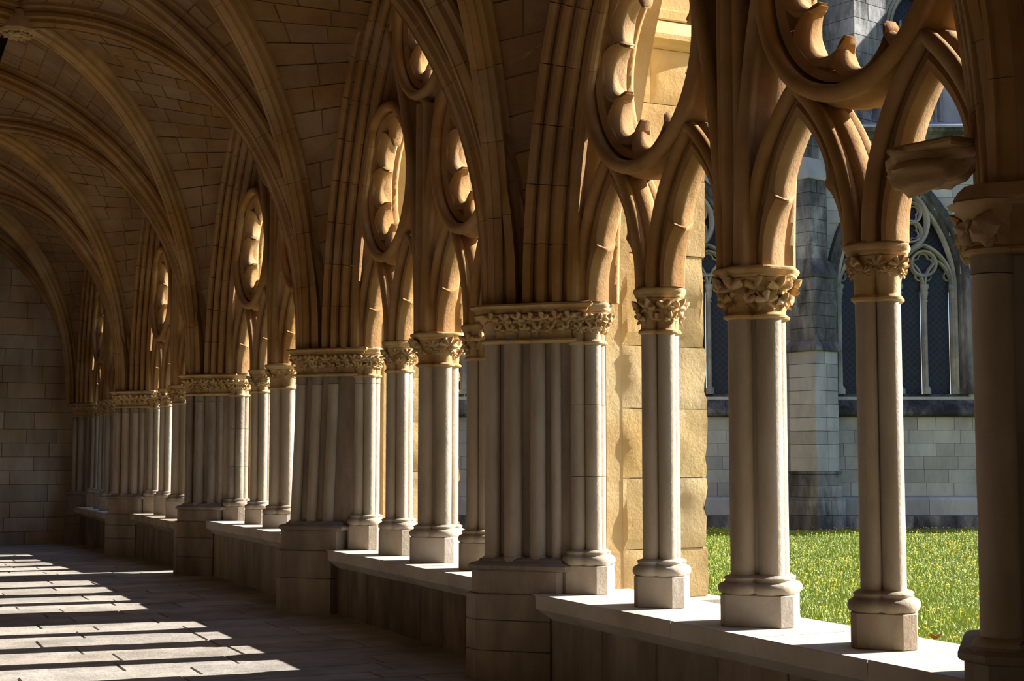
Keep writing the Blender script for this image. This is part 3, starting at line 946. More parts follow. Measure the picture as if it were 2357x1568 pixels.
def level_rows(A_, B_, nr):
    R_ = resample3(A_ if 1 else B_, nr + 1)
    za_ = (R_[:, 2] - A_[0, 2]) / (A_[-1, 2] - A_[0, 2])
    def at(P):
        q = (P[:, 2] - P[0, 2]) / (P[-1, 2] - P[0, 2]); q = np.maximum.accumulate(q)
        return np.column_stack([np.interp(za_, q, P[:, i]) for i in range(3)])
    Z = at(B_); arcB = resample3(B_, nr + 1)
    w_ = np.clip((za_ - .55) / .45, 0, 1)[:, None] ** 2          # near the crown the rows even out
    return R_, Z * (1 - w_) + arcB * w_
stones = []      # (priority, verts, faces)
shell = Acc()
def up(P, k):
    Q = P.copy()
    return Q
def web(A_, B_, nr, inside):
    """A_ and B_ end curves; inside = a point below the vault"""
    A2, B2 = level_rows(A_, B_, nr)
    n = nr + 1
    # backing shell, offset upwards
    def nrm(i, t):
        p = A2[i] * (1 - t) + B2[i] * t
        d1 = (B2[i] - A2[i]); j0, j1 = max(0, i - 1), min(n - 1, i + 1)
        d2 = (A2[j1] * (1 - t) + B2[j1] * t) - (A2[j0] * (1 - t) + B2[j0] * t)
        v = np.cross(d1, d2); L = np.linalg.norm(v)
        if L < 1e-6: v = np.array([0, 0, 1.0])
        else: v = v / L
        if v @ (p - inside) < 0: v = -v
        return p, v
    m = 7
    G = np.zeros((n, m, 3)); NN = np.zeros((n, m, 3))
    for i in range(n):
        for j in range(m):
            t = j / (m - 1)
            p, v = nrm(i, t)
            L = np.linalg.norm(B2[i] - A2[i])
            G[i, j] = p; NN[i, j] = v
    Vs = []; Fc = []
    for off in (.015, .16):
        Vs.append((G + NN * off).reshape(-1, 3))
    for i in range(n - 1):
        for j in range(m - 1):
            a = i * m + j; Fc.append([a, a + 1, a + m + 1, a + m]); b = a + n * m; Fc.append([b, b + m, b + m + 1, b + 1])
    shell.add(np.concatenate(Vs), Fc)
    for i in range(n - 1):
        L = np.linalg.norm(B2[i] + B2[i + 1] - A2[i] - A2[i + 1]) / 2
        k = max(1, int(round(L / random.uniform(.36, .5))))
        cuts = np.linspace(0, 1, k + 1)
        if k > 1: cuts[1:-1] += RNG.uniform(-.12, .12, k - 1) / k
        for q in range(k):
            t0, t1 = cuts[q], cuts[q + 1]
            gt = .005 / max(L, .05); hs = np.linalg.norm(A2[i + 1] - A2[i]); gs = .005 / max(hs, .05)
            S = np.zeros((4, 3)); T_ = np.zeros((4, 3)); U = np.zeros((4, 3))
            pz = random.uniform(-.008, .006)
            for w_, (ti, si) in enumerate(((t0 + gt, gs), (t1 - gt, gs), (t1 - gt, 1 - gs), (t0 + gt, 1 - gs))):
                pa = A2[i] * (1 - si) + A2[i + 1] * si; pb = B2[i] * (1 - si) + B2[i + 1] * si
                p = pa * (1 - ti) + pb * ti
                v = nrm(i, ti)[1] * (1 - si) + nrm(i + 1, ti)[1] * si
                S[w_] = p + v * .03; T_[w_] = p + v * (.012 + pz); U[w_] = p + v * pz
            cen = U.mean(0); U = cen + (U - cen) * (1 - .02)
            V = np.concatenate([S, T_, U])
            f_ = [[8, 9, 10, 11]] + [[a, (a + 1) % 4, 4 + (a + 1) % 4, 4 + a] for a in range(4)] + [[4 + a, 4 + (a + 1) % 4, 8 + (a + 1) % 4, 8 + a] for a in range(4)]
            stones.append((cen, V, f_))

def lifted(P3, k):
    """curve moved up off the rib's nose to the rib's back"""
    P3 = np.asarray(P3, float)
    T = np.gradient(P3, axis=0); T /= np.linalg.norm(T, axis=1)[:, None]
    hd = P3[-1] - P3[0]; hd[2] = 0; hd /= np.linalg.norm(hd)
    Bn = np.cross(hd, (0, 0, 1.0)); Nn = np.cross(Bn, T)
    Nn = Nn * (np.sign(Nn[0] @ hd) or 1)
    return P3 - Nn * k
for bi in range(-1, 5):
    if bi >= 0:
        c0, c1, ym = PIERS[bi], PIERS[bi + 1], mids[bi]
        if bi == 4: c1 = 32.45
    else:
        c0, c1, ym = -.6, PIERS[0], 2.0
    for side in (1, -1):
        for c, s in ((c0, 1), (c1, -1)):
            D = lifted(diag_curve(c + s * .10, ym, side), .27)
            P = trans(24, side); Tt = lifted(np.column_stack([P[:, 0], np.full(len(P), c), P[:, 1]]), .30)
            inside = np.array([XC2, ym, 3.0])
            web(Tt, D, 22, inside)
            if side > 0 and bi >= 0:
                Fm = form_curve(-s, BAYS[bi])
                web(D, Fm, 22, inside)
            else:
                n = 24; t = np.linspace(0, math.pi / 2, n)
                xw = XC2 + side * 3.06
                Fm = np.column_stack([np.full(n, xw), c + s * .3 + (ym - c - s * .3) * (1 - np.cos(t)), CT + 4.0 * np.sin(t)])
                web(D, Fm, 22, inside)
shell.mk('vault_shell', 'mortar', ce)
# the stones that show largest become parts of their own
fw = np.array([math.sin(YAW) * math.cos(PITCH), math.cos(YAW) * math.cos(PITCH), math.sin(PITCH)]); rt = np.array([math.cos(YAW), -math.sin(YAW), 0]); upv = np.cross(rt, fw)
def pix(p):
    v = np.asarray(p) - np.array([0, 0, CAMH]); z = v @ fw
    if z < .5: return None
    return 1178.5 + F * (v @ rt) / z, 784 - F * (v @ upv) / z, z
def prio(s):
    q = pix(s[0])
    if q is None or not (-30 < q[0] < 1330 and -30 < q[1] < 760): return 999
    return q[2] + (4 if q[0] > 900 else 0)
stones.sort(key=prio)
for s in stones[:290]:
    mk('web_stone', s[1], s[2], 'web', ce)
A = Acc()
for s in stones[290:]: A.add(s[1], s[2])
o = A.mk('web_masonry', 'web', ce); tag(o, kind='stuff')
del stones

# ------------------------------------------------------------------ outer buttresses
BLAB = ['yellow sandstone buttress at the right edge pier', 'large yellow sandstone buttress with weathered edge behind the nearest slender column', 'yellow buttress behind the second bay, seen through its round opening',
        'yellow buttress outside the third full pier', 'yellow buttress outside the fourth full pier']
def rough_block(x0, x1, y0, y1, z0, z1, amp, corner):
    """block whose near (-y) and outer (+x) faces are weathered"""
    nx, nz = 10, 7
    V, Fc = [], []
    X = np.linspace(x0, x1, nx + 1); Z = np.linspace(z0, z1, nz + 1)
    for j, z in enumerate(Z):
        for i, x in enumerate(X):
            e = 0
            n1 = noise.noise(Vector((x * 3.1, z * 3.1, y0 * 2.3))) * amp
            er = 0
            if i == nx: er = corner * (.5 + 1.1 * noise.noise(Vector((z * 2.3, y0, 1.7))) + .8 * noise.noise(Vector((z * 17, y0, 4.7))))
            edge = .006 if (j in (0, nz) or i == 0) else 0
            V.append((x - max(0, er), y0 + n1 * (0 if edge else 1) + edge, z + (.003 if j == 0 else -.003 if j == nz else 0)))
    n0 = len(V)
    for j, z in enumerate(Z):
        er = corner * (.5 + 1.1 * noise.noise(Vector((z * 2.3, y0, 1.7))))
        V.append((x1 - max(0, er) * .4, y0 + .07, z)); 
    n1_ = len(V)
    for j, z in enumerate(Z): V.append((x1, y1, z))
    n2 = len(V)
    for j, z in enumerate(Z): V.append((x0, y1, z))
    for j in range(nz):
        for i in range(nx):
            a = j * (nx + 1) + i; Fc.append([a, a + 1, a + nx + 2, a + nx + 1])
        a = j * (nx + 1) + nx
        Fc.append([a, n0 + j, n0 + j + 1, a + nx + 1]); Fc.append([n0 + j, n1_ + j, n1_ + j + 1, n0 + j + 1])
        Fc.append([n1_ + j, n2 + j, n2 + j + 1, n1_ + j + 1]); Fc.append([n2 + j, j * (nx + 1), (j + 1) * (nx + 1), n2 + j + 1])
    Fc.append([i for i in range(nx + 1)][::-1] + [n2, n1_, n0]); Fc.append([nz * (nx + 1) + i for i in range(nx + 1)] + [n0 + nz, n1_ + nz, n2 + nz])
    return V, Fc
for pi in range(5):
    c = PIERS[pi]
    y0, y1 = c - .33, c + .38
    xe = 6.27
    r = empty('buttress', (0, 0, 0), BLAB[pi], 'buttress', 'outer buttresses of the arcade')
    zs = [.93, 1.48, 2.02, 2.51, 3.24, 3.85, 4.45, 4.90]
    zb = -.1
    V, Fc = box(5.5, xe + .10, y0 - .09, y1 + .09, zb, .55, .02); mk('plinth', V, Fc, 'coping', r)
    prev = .55
    for k, z in enumerate(zs):
        amp = .030 if 1 <= k <= 4 else .012
        cr = .075 if 1 <= k <= 4 else .012
        x0 = 5.5
        if k % 3 == 1:
            xm = 5.85 + random.uniform(-.1, .1)
            mk('stone_block', *rough_block(x0, xm - .003, y0, y1, prev, z, amp * .6, 0), 'buttress', r)
            x0 = xm + .003
        mk('stone_block', *rough_block(x0, xe, y0 + random.uniform(-.004, .004), y1, prev, z, amp, cr), 'buttress', r, 30)
        prev = z
    # weathered ledge
    pr = [(y0 + .0, 4.90), (y0 - .03, 4.91), (y0 - .05, 4.94), (y0 - .09, 4.96), (y0 - .09, 5.0), (y0 + .02, 5.14), (y1, 5.14), (y1, 4.90)]
    V, Fc = loft([[(x, yy, zz) for yy, zz in pr] for x in (5.5, 5.9, xe + .10)]); mk('ledge', V, Fc, 'buttress', r)
    prev = 5.143
    for z in (5.24, 5.9, 6.7, 7.5):
        mk('stone_block', *rough_block(5.5, xe - .0, y0 + .03 - (.025 if z < 5.3 else 0), y1, prev, z, .012, .02), 'buttress', r); prev = z

# ------------------------------------------------------------------ carved stop on the right-edge pier
cb = empty('carved_corbel', (0, 0, 0), 'worn carved stone head projecting from the dark pier at the right edge', 'sculpture')
def px_on_plane_x(px, py, x):
    d = fw + rt * (px - 1178.5) / F - upv * (py - 784) / F
    return np.array([0, 0, CAMH]) + d * (x / d[0])
cc = px_on_plane_x(2112, 385, 4.62)
n, m = 30, 22
V = []
for j in range(m + 1):
    th = math.pi * j / m
    for i in range(n):
        ph = 2 * math.pi * i / n
        d = Vector((math.sin(th) * math.cos(ph), math.sin(th) * math.sin(ph), math.cos(th)))
        rr = 1 + .34 * noise.noise(d * 2.1 + Vector((3, 1, 2))) + .20 * noise.noise(d * 5.0)
        rr -= .5 * math.exp(-((d - Vector((-.80, -.45, .30)).normalized()).length / .28) ** 2)
        rr -= .45 * math.exp(-((d - Vector((-.45, -.80, -.25)).normalized()).length / .26) ** 2)
        rr += .28 * math.exp(-((d - Vector((-.6, .3, .62)).normalized()).length / .35) ** 2)
        st = max(0.0, -d.y) ** .7                      # drawn out towards the pier
        fl = min(1.0, .55 / max(.55, d.z)) if d.z > 0 else 1.0    # flat top
        V.append((cc[0] + d.x * rr * .11 + st * .16, cc[1] + .04 + d.y * rr * .11 - st * .20, cc[2] + d.z * fl * rr * .125 + (.02 * st if d.z > 0 else .03 * st)))
Fc = [[j * n + i, j * n + (i + 1) % n, (j + 1) * n + (i + 1) % n, (j + 1) * n + i] for j in range(m) for i in range(n)]
mk('carved_head', V, [f[::-1] for f in Fc], 'capital', cb, 70)
# flat slab on top of the head
V, Fc = prism([(cc[0] - .02, cc[1] - .25), (cc[0] + .20, cc[1] - .25), (cc[0] + .12, cc[1] + .12), (cc[0] - .03, cc[1] + .15), (cc[0] - .10, cc[1] + .10)], cc[2] + .065, cc[2] + .105, .012)
mk('corbel_slab', V, Fc, 'capital', cb)
# worn relief on the broken capital of that pier
wc = empty('worn_carving', (0, PIERS[0], 0), 'broken weathered foliage carving on the capital of the right-edge pier', 'carving')
for q in range(16):
    t = -.06 + .036 * q
    c0 = Vector((4.546 - .11 - .055 + t, t * 1.0 + .0 + (.05 if q % 2 else -.03), CT - random.choice([.20, .13, .09])))
    V = []; sz = random.uniform(.045, .075); so = Vector((q * 3.3, 1.7, 2.2))
    for j in range(9):
        th = math.pi * j / 8
        for i in range(12):
            ph = 2 * math.pi * i / 12
            d = Vector((math.sin(th) * math.cos(ph), math.sin(th) * math.sin(ph), math.cos(th)))
            V.append(c0 + d * sz * (1 + .7 * noise.noise(d * 2.2 + so)))
    mk('carved_lump', V, [[j * 12 + i, (j + 1) * 12 + i, (j + 1) * 12 + (i + 1) % 12, j * 12 + (i + 1) % 12] for j in range(8) for i in range(12)], 'capital', wc, 70)

# ------------------------------------------------------------------ lawn
lawn = mk('ground', [(5.5, -12, 0), (60, -12, 0), (60, 60, -.02), (5.5, 60, -.02)], [[0, 1, 2, 3]], 'soil'); tag(lawn, kind='structure')
hd = np.array([math.sin(YAW), math.cos(YAW)]); rr_ = np.array([math.cos(YAW), -math.sin(YAW)])
def lawn_pts(n, zmin=7.6, zmax=32.2, extra=.0):
    u = RNG.uniform(0, 1, n); Zd = np.sqrt(zmin ** 2 + u * (zmax ** 2 - zmin ** 2))
    q = RNG.uniform(.10, .345, n)
    P = hd[None] * Zd[:, None] + rr_[None] * (q * Zd)[:, None]
    k = P[:, 0] > 5.62
    return P[k]
P = lawn_pts(185000); n = len(P)
h = RNG.uniform(.025, .065, n) * (.8 + .5 * np.sin(P[:, 0] * 1.7) * np.cos(P[:, 1] * 1.3)); a = RNG.uniform(0, 2 * math.pi, n); wd = RNG.uniform(.004, .009, n)
ln = RNG.uniform(0, .03, n); la = RNG.uniform(0, 2 * math.pi, n)
V = np.zeros((n, 3, 3))
V[:, 0] = np.column_stack([P[:, 0] - wd * np.cos(a), P[:, 1] - wd * np.sin(a), np.zeros(n)])
V[:, 1] = np.column_stack([P[:, 0] + wd * np.cos(a), P[:, 1] + wd * np.sin(a), np.zeros(n)])
V[:, 2] = np.column_stack([P[:, 0] + ln * np.cos(la), P[:, 1] + ln * np.sin(la), h])
me = bpy.data.meshes.new('grass'); me.vertices.add(3 * n); me.vertices.foreach_set('co', V.reshape(-1)); me.loops.add(3 * n)
me.loops.foreach_set('vertex_index', np.arange(3 * n)); me.polygons.add(n); me.polygons.foreach_set('loop_start', np.arange(n) * 3); me.polygons.foreach_set('loop_total', np.full(n, 3))
me.update(calc_edges=True); me.materials.append(M['grass'])
g = bpy.data.objects.new('grass', me); link(g); tag(g, 'short bright green grass of the courtyard lawn', 'grass', kind='stuff')
# dandelions
def dandelion(head, hgt):
    V, Fc, mi = [], [], []
    k = 8
    for q in range(3): V.append((.003 * math.cos(q * 2.1), .003 * math.sin(q * 2.1), 0))
    for q in range(3): V.append((.003 * math.cos(q * 2.1), .003 * math.sin(q * 2.1), hgt))
    for q in range(3): Fc.append([q, (q + 1) % 3, 3 + (q + 1) % 3, 3 + q])
    b = len(V)
    for q in range(k): V.append((head * (1 if q % 2 else .84) * math.cos(q * 2 * math.pi / k), head * (1 if q % 2 else .84) * math.sin(q * 2 * math.pi / k), hgt))
    V.append((0, 0, hgt + head * .55)); V.append((0, 0, hgt - head * .4))
    for q in range(k): Fc.append([b + q, b + (q + 1) % k, b + k]); Fc.append([b + (q + 1) % k, b + q, b + k + 1])
    return np.array(V), Fc, 3
def dmesh(V, Fc, ns):
    me = bpy.data.meshes.new('dandelion'); me.from_pydata(V.tolist(), [], Fc); me.materials.append(M['grass']); me.materials.append(M['petal'])
    me.polygons.foreach_set('material_index', [0] * ns + [1] * (len(Fc) - ns)); return me
DM = [dmesh(*dandelion(.015, .055)), dmesh(*dandelion(.018, .07)), dmesh(*dandelion(.013, .045))]
D = lawn_pts(2700)
dens = np.array([noise.noise(Vector((p[0] * .5, p[1] * .5, 3))) for p in D]); D = D[dens > -.18 + RNG.uniform(-.25, .25, len(D))]
Zd = D @ hd
D = D[np.argsort(Zd)]
for i, p in enumerate(D[:290]):
    o = bpy.data.objects.new('dandelion', DM[i % 3]); o.location = (p[0], p[1], 0); o.rotation_euler = (random.uniform(-.3, .3), random.uniform(-.3, .3), random.uniform(0, 6))
    link(o); tag(o, 'small yellow dandelion in flower in the near part of the lawn', 'flower', 'dandelions in the near lawn')
A = Acc()
Vd, Fd, nsd = dandelion(.017, .075)
vv, ff, mi = [], [], []
for p in D[290:]:
    s = random.uniform(.85, 1.3); ca, sa = math.cos(random.uniform(0, 6)), math.sin(random.uniform(0, 6))
    b = len(vv) * len(Vd)
    vv.append(Vd * np.array([1, 1, s]) + np.array([p[0], p[1], 0])); ff += [[i + b for i in f] for f in Fd]; mi += [0] * nsd + [1] * (len(Fd) - nsd)
me = bpy.data.meshes.new('dandelion_patch'); me.from_pydata(np.concatenate(vv).tolist(), [], ff); me.materials.append(M['grass']); me.materials.append(M['petal']); me.polygons.foreach_set('material_index', mi)
o = bpy.data.objects.new('dandelion_field', me); link(o); tag(o, 'countless yellow dandelions across the far lawn', 'flowers', kind='stuff')
# dry leaf
d = fw + rt * (2150 - 1178.5) / F - upv * (1472 - 784) / F; lp = np.array([0, 0, CAMH]) + d * ((.06 - CAMH) / d[2])
V = [(0, 0, 0), (.05, .02, .03), (.09, -.01, .06), (.05, -.05, .05), (0, -.06, .02), (-.05, -.02, .055), (-.03, .04, .03), (.0, .0, -.006)]
Fc = [[0, 1, 2], [0, 2, 3], [0, 3, 4], [0, 4, 5], [0, 5, 6], [0, 6, 1], [7, 2, 1], [7, 3, 2], [7, 4, 3], [7, 5, 4], [7, 6, 5], [7, 1, 6]]
o = mk('fallen_leaf', V, Fc, 'deadleaf', loc=tuple(lp)); tag(o, 'dry brown leaf lying in the grass by the right-edge pier', 'leaf')

# ------------------------------------------------------------------ the church across the lawn
ZC = 32.71
ch = empty('church', (hd[0] * ZC, hd[1] * ZC, 0), 'grey gothic church with traceried windows and sooty buttress across the lawn', 'building', rz=-YAW)
def cpt(px, py, depth=0.0):
    """photo pixel -> (a, z) on the church front; depth metres behind it"""
    a = (px - 1178.5) / F; bb = (py - 784) / F
    d = fw + rt * a - upv * bb
    hz = d[:2] @ hd
    s = (ZC + depth) / hz
    return (d[:2] @ rr_) * s, CAMH + d[2] * s
def cx(px, depth=0): return cpt(px, 1050, depth)[0]
def cz(py, depth=0): return cpt(1900, py, depth)[1]
# local axes: x = right, y = away, z = up
WX = [cx(2076), cx(1572), cx(1068)]
HW = cx(2226) - cx(2076)            # half width of the window opening
ZS, ZSP, ZAP = cz(907), cz(668), cz(395)
RW = (HW ** 2 + (ZAP - ZSP) ** 2) / (2 * HW)
def in_win(x, z, g=0.0):
    for wi_, wx in enumerate(WX):
        u = abs(x - wx)
        if wi_ == 2 and z > ZS: z = ZS + (z - ZS) / .62
        if z > ZS - g and z <= ZSP and u < HW + g: return True
        if z > ZSP and math.hypot(u + (RW - HW), z - ZSP) < RW + g: return True
    return False
# backing wall
A = Acc()
g_ = .12
XLOW, ZLOW = cx(1600), 6.35          # church wall cut down left of here so sun reaches the far bays
x0w, x1w, ztop = cx(1010), cx(2640), cz(322)
for z in np.arange(0, ztop, g_):
    run = None
    xs = np.arange(x0w, x1w, g_)
    for x in list(xs) + [1e9]:
        ok = x < 1e8 and not in_win(x + g_ / 2, z + g_ / 2, .10) and (x > XLOW or z < ZLOW)
        if ok and run is None: run = x
        if not ok and run is not None:
            A.add(*box(run, min(x, x1w), .06, .7, z, z + g_)); run = None
A.mk('wall_core', 'church', ch)
# ashlar
rowh = .298
z = 0; row = 0; blocks = []
zpl = cz(1142)
z = zpl
while z < ztop - .05:
    x = x0w + random.uniform(-.5, 0)
    while x < x1w:
        x2 = x + random.choice([.42, .55, .62, .78])
        cxm = (x + x2) / 2
        if cxm < XLOW and z > ZLOW - .3:
            x = x2; continue
        if not any(in_win(q, z + rowh / 2, .02) for q in (x + .05, cxm, x2 - .05)) and not (ZS - .62 < z + rowh / 2 < ZS and any(abs(cxm - wx) < HW + .5 for wx in WX)):
            blocks.append((x, x2, z))
        elif not in_win(cxm, z + rowh / 2, .02) and z > ZS:   # trimmed block against the arch
            lo, hi = x, x2
            while in_win(lo + .02, z + rowh / 2, .02) and lo < hi: lo += .05
            while in_win(hi - .02, z + rowh / 2, .02) and hi > lo: hi -= .05
            if hi - lo > .12: blocks.append((lo, hi, z))
        x = x2
    z += rowh
def bprio(b):
    a = cx(1600), cx(2245)
    xm = (b[0] + b[1]) / 2
    return 0 if a[0] < xm < a[1] else 1 + abs(xm - (a[0] + a[1]) / 2)
blocks.sort(key=bprio)
for b in blocks[:280]:
    V, Fc = box(b[0] + .003, b[1] - .003, random.uniform(-.004, .003), .1, b[2] + .003, b[2] + rowh - .003, .004)
    mk('ashlar_block', V, Fc, 'church', ch)
A = Acc()
for b in blocks[280:]: A.add(*box(b[0] + .003, b[1] - .003, 0, .1, b[2] + .003, b[2] + rowh - .003, .004))
tag(A.mk('ashlar_field', 'church', ch), kind='stuff')
# plinth blocks
x = x0w; k = 0
for (za_, zb_, dep) in ((0, zpl * .42, -.22), (zpl * .42, zpl, -.18)):
    x = x0w
    while x < x1w:
        x2 = x + random.uniform(.8, 1.2)
        pr = [(dep, za_ + .004), (dep, zb_ - (.09 if zb_ == zpl else .005)), (dep + .03, zb_ - (.03 if zb_ == zpl else .004)), (dep + .12, zb_ - .004), (.1, zb_ - .004), (.1, za_ + .004)]
        V, Fc = loft([[(xx, yy, zz) for yy, zz in pr] for xx in (x + .004, x2 - .004)])
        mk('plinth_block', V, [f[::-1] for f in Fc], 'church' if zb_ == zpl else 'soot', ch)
        x = x2
# sloping window sills with string course
sz0 = cz(957)
for wi, wx in enumerate(WX):
    for seg in range(4):
        a = wx - HW - .45 + (2 * HW + .9) * seg / 4; b2 = a + (2 * HW + .9) / 4
        pr = [(.02, sz0 - .02), (-.16, sz0), (-.20, sz0 + .05), (-.16, sz0 + .14), (.18, ZS + .0), (.30, ZS), (.30, sz0)]
        V, Fc = loft([[(xx, yy, zz) for yy, zz in pr] for xx in (a + .004, b2 - .004)])
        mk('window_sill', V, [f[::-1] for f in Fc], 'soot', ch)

def lbar(P, prof, closed=False, y=0.0):
    P = np.asarray(P, float)
    if closed:
        Q = np.concatenate([P[-1:], P, P[:1]]); N2 = normals2(Q)[1:-1]
    else: N2 = normals2(P)
    P3 = np.column_stack([P[:, 0], np.full(len(P), y), P[:, 1]])
    N3 = np.column_stack([N2[:, 0], np.zeros(len(P)), N2[:, 1]])
    V, Fc = sweep(P3, N3, (0, 1, 0), prof, closed)
    return V, Fc
def sec(w_, d): return [(-w_, .3 * d), (-w_, -.2 * d), (-w_ * .45, -d), (w_ * .45, -d), (w_, -.2 * d), (w_, .3 * d)]
def colonnette(x, y, z0, z1, r_):
    A = Acc()
    prof = [(z0, 2.2), (z0 + .12, 2.2), (z0 + .16, 1.7), (z0 + .20, 1.0), (z1 - .42, 1.0), (z1 - .40, 1.5), (z1 - .37, 1.5), (z1 - .35, 1.1), (z1 - .18, 1.9), (z1 - .14, 1.5), (z1 - .06, 2.2), (z1, 2.2)]
    A.add(*loft([[(x + r_ * k * math.cos(q), y + r_ * k * math.sin(q), z) for q in np.arange(10) * math.pi / 5] for z, k in prof]))
    return A
for wi, wx in enumerate(WX):
    ww = bpy.data.objects.new('window', None); ww.empty_display_size = .3; link(ww, ch); ww['label'] = ['four-light rose window right of the sooty buttress', 'four-light rose window left of the sooty buttress', 'four-light rose window glimpsed past the second bay'][wi]
    # splayed jamb and arch orders
    def outline(hw, n=22):
        R_ = RW - (HW - hw)
        th = math.acos((RW - HW) / R_)
        L = arc(wx + (RW - HW), ZSP, R_, math.pi, math.pi - th, n); Rr = arc(wx - (RW - HW), ZSP, R_, th, 0, n)
        return np.concatenate([[(wx - hw, ZS)], L, Rr[1:], [(wx + hw, ZS)]])
    for k, (hw, dep, wd) in enumerate(((HW + .10, -.03, .10), (HW - .03, .05, .06), (HW - .13, .14, .06))):
        V, Fc = lbar(outline(hw), sec(wd, .10), y=dep + .05)
        mk('arch_moulding', V, Fc, 'soot' if k < 2 else 'frame', ww, 40)
    # glass lights as individual panes and bars
    lw = (HW - .17) / 2
    yb = .22
    zl = cz(655)                                   # springing of the lights
    for k in range(4):
        c = wx - 1.5 * lw + k * lw
        hw = lw / 2 - .07
        P = pointed(c, hw + .0, hw * 2.1, zl, 9)
        V = [(c - hw, .34, ZS), (c + hw, .34, ZS)] + [(p[0], .34, p[1]) for p in P[::-1]]
        V2 = V + [(a, b_ + .02, c_) for a, b_, c_ in V]; m = len(V)
        Fc = [list(range(m))[::-1], list(range(m, 2 * m))] + [[i, (i + 1) % m, m + (i + 1) % m, m + i] for i in range(m)]
        mk('pane', V2, [f[::-1] for f in Fc], 'glass', ww)
        V, Fc = lbar(pointed(c, lw / 2 - .02, (lw / 2) * 2.1, zl, 10), sec(.038, .10), y=yb + .05)
        mk('light_arch', V, Fc, 'frame', ww, 40)
        # cusps of the trefoil head
        for s in (-1, 1):
            cu = c + s * (hw - .01)
            P = arc(cu, zl + .22, .10, math.pi / 2 if s > 0 else math.pi / 2, (math.pi * 1.5) if s > 0 else -math.pi / 2, 9)
            V, Fc = lbar(P, sec(.022, .06), y=yb + .08); mk('cusp', V, Fc, 'frame', ww, 40)
    for k in range(5):
        xx = wx - 2 * lw + k * lw
        A = colonnette(xx, yb - .04, ZS, zl + .02, .075 if k == 2 else .045)
        A.add(*box(xx - (.10 if k == 2 else .055), xx + (.10 if k == 2 else .055), yb, yb + .16, ZS, zl + .05, .02))
        A.mk('mullion', 'frame', ww, 40)
    for s in (-1, 1):
        cc_ = wx + s * lw
        V, Fc = lbar(pointed(cc_, lw - .01, lw * 1.55, zl, 14), sec(.05, .14), y=yb + .03); mk('pair_arch', V, Fc, 'frame', ww, 40)
        zr = cz(604); rr2 = .235
        V, Fc = lbar(arc(cc_, zr, rr2 + .05, 0, 2 * math.pi, 37)[:-1], sec(.045, .12), True, y=yb + .04); mk('circle', V, Fc, 'frame', ww, 40)
        for q in range(4):
            a = q * math.pi / 2
            V, Fc = lbar(arc(cc_ + .12 * math.cos(a), zr + .12 * math.sin(a), .115, a - 1.75, a + 1.75, 13), sec(.02, .06), y=yb + .08); mk('foil', V, Fc, 'frame', ww, 40)
        V = [(cc_ + (rr2) * math.cos(t), .34, zr + rr2 * math.sin(t)) for t in np.arange(24) * math.pi / 12]; V += [(a, b_ + .02, c_) for a, b_, c_ in V]
        mk('pane', V, [list(range(24)), list(range(24, 48))[::-1]] + [[i, 24 + i, 24 + (i + 1) % 24, (i + 1) % 24] for i in range(24)], 'glass', ww)
    # rose
    zr = cz(508); R_ = cx(2150) - cx(2076)
    V, Fc = lbar(arc(wx, zr, R_ + .02, 0, 2 * math.pi, 61)[:-1], sec(.07, .18), True, y=yb + .0); mk('rose_ring', V, Fc, 'frame', ww, 40)
    for q in range(6):
        a = math.pi / 6 + q * math.pi / 3
        c0 = (wx + R_ * .60 * math.cos(a), zr + R_ * .60 * math.sin(a))
        V, Fc = lbar(arc(c0[0], c0[1], R_ * .335, 0, 2 * math.pi, 33)[:-1], sec(.035, .11), True, y=yb + .04); mk('circle', V, Fc, 'frame', ww, 40)
        for j in range(4):
            b2 = a + j * math.pi / 2
            V, Fc = lbar(arc(c0[0] + .10 * math.cos(b2), c0[1] + .10 * math.sin(b2), .105, b2 - 1.7, b2 + 1.7, 9), sec(.016, .05), y=yb + .09); mk('foil', V, Fc, 'frame', ww, 40)
    V, Fc = lbar(arc(wx, zr, R_ * .2, 0, 2 * math.pi, 25)[:-1], sec(.03, .1), True, y=yb + .05); mk('circle', V, Fc, 'frame', ww, 40)
    # background sheet of leaded glass behind rose and spandrels
    if wi == 2:
        ww.scale = (1, 1, .62); ww.location = (0, 0, ZS * .38)  # squashed to fit the wall cut down to let sun past
    P = outline(HW - .10, 20)[1:-1]
    V = [(p[0], .40, p[1]) for p in P]; V += [(a, b_ + .02, c_) for a, b_, c_ in V]; m = len(P)
    mk('pane', V, [list(range(m))[::-1], list(range(m, 2 * m))] + [[i, (i + 1) % m, m + (i + 1) % m, m + i] for i in range(m)], 'glass', ww)

# buttress set cornerwise: near its left side dark, right side pale
bt = bpy.data.objects.new('church_buttress', None); bt.empty_display_size = .4; link(bt, ch)
bt.location = (cx(1868), -.35, 0); bt.rotation_euler = (0, 0, math.radians(38)); bt['label'] = 'soot-blackened stepped buttress between the two church windows'
def sq(hw): return [(-hw, -hw), (hw, -hw), (hw, hw), (-hw, hw)]
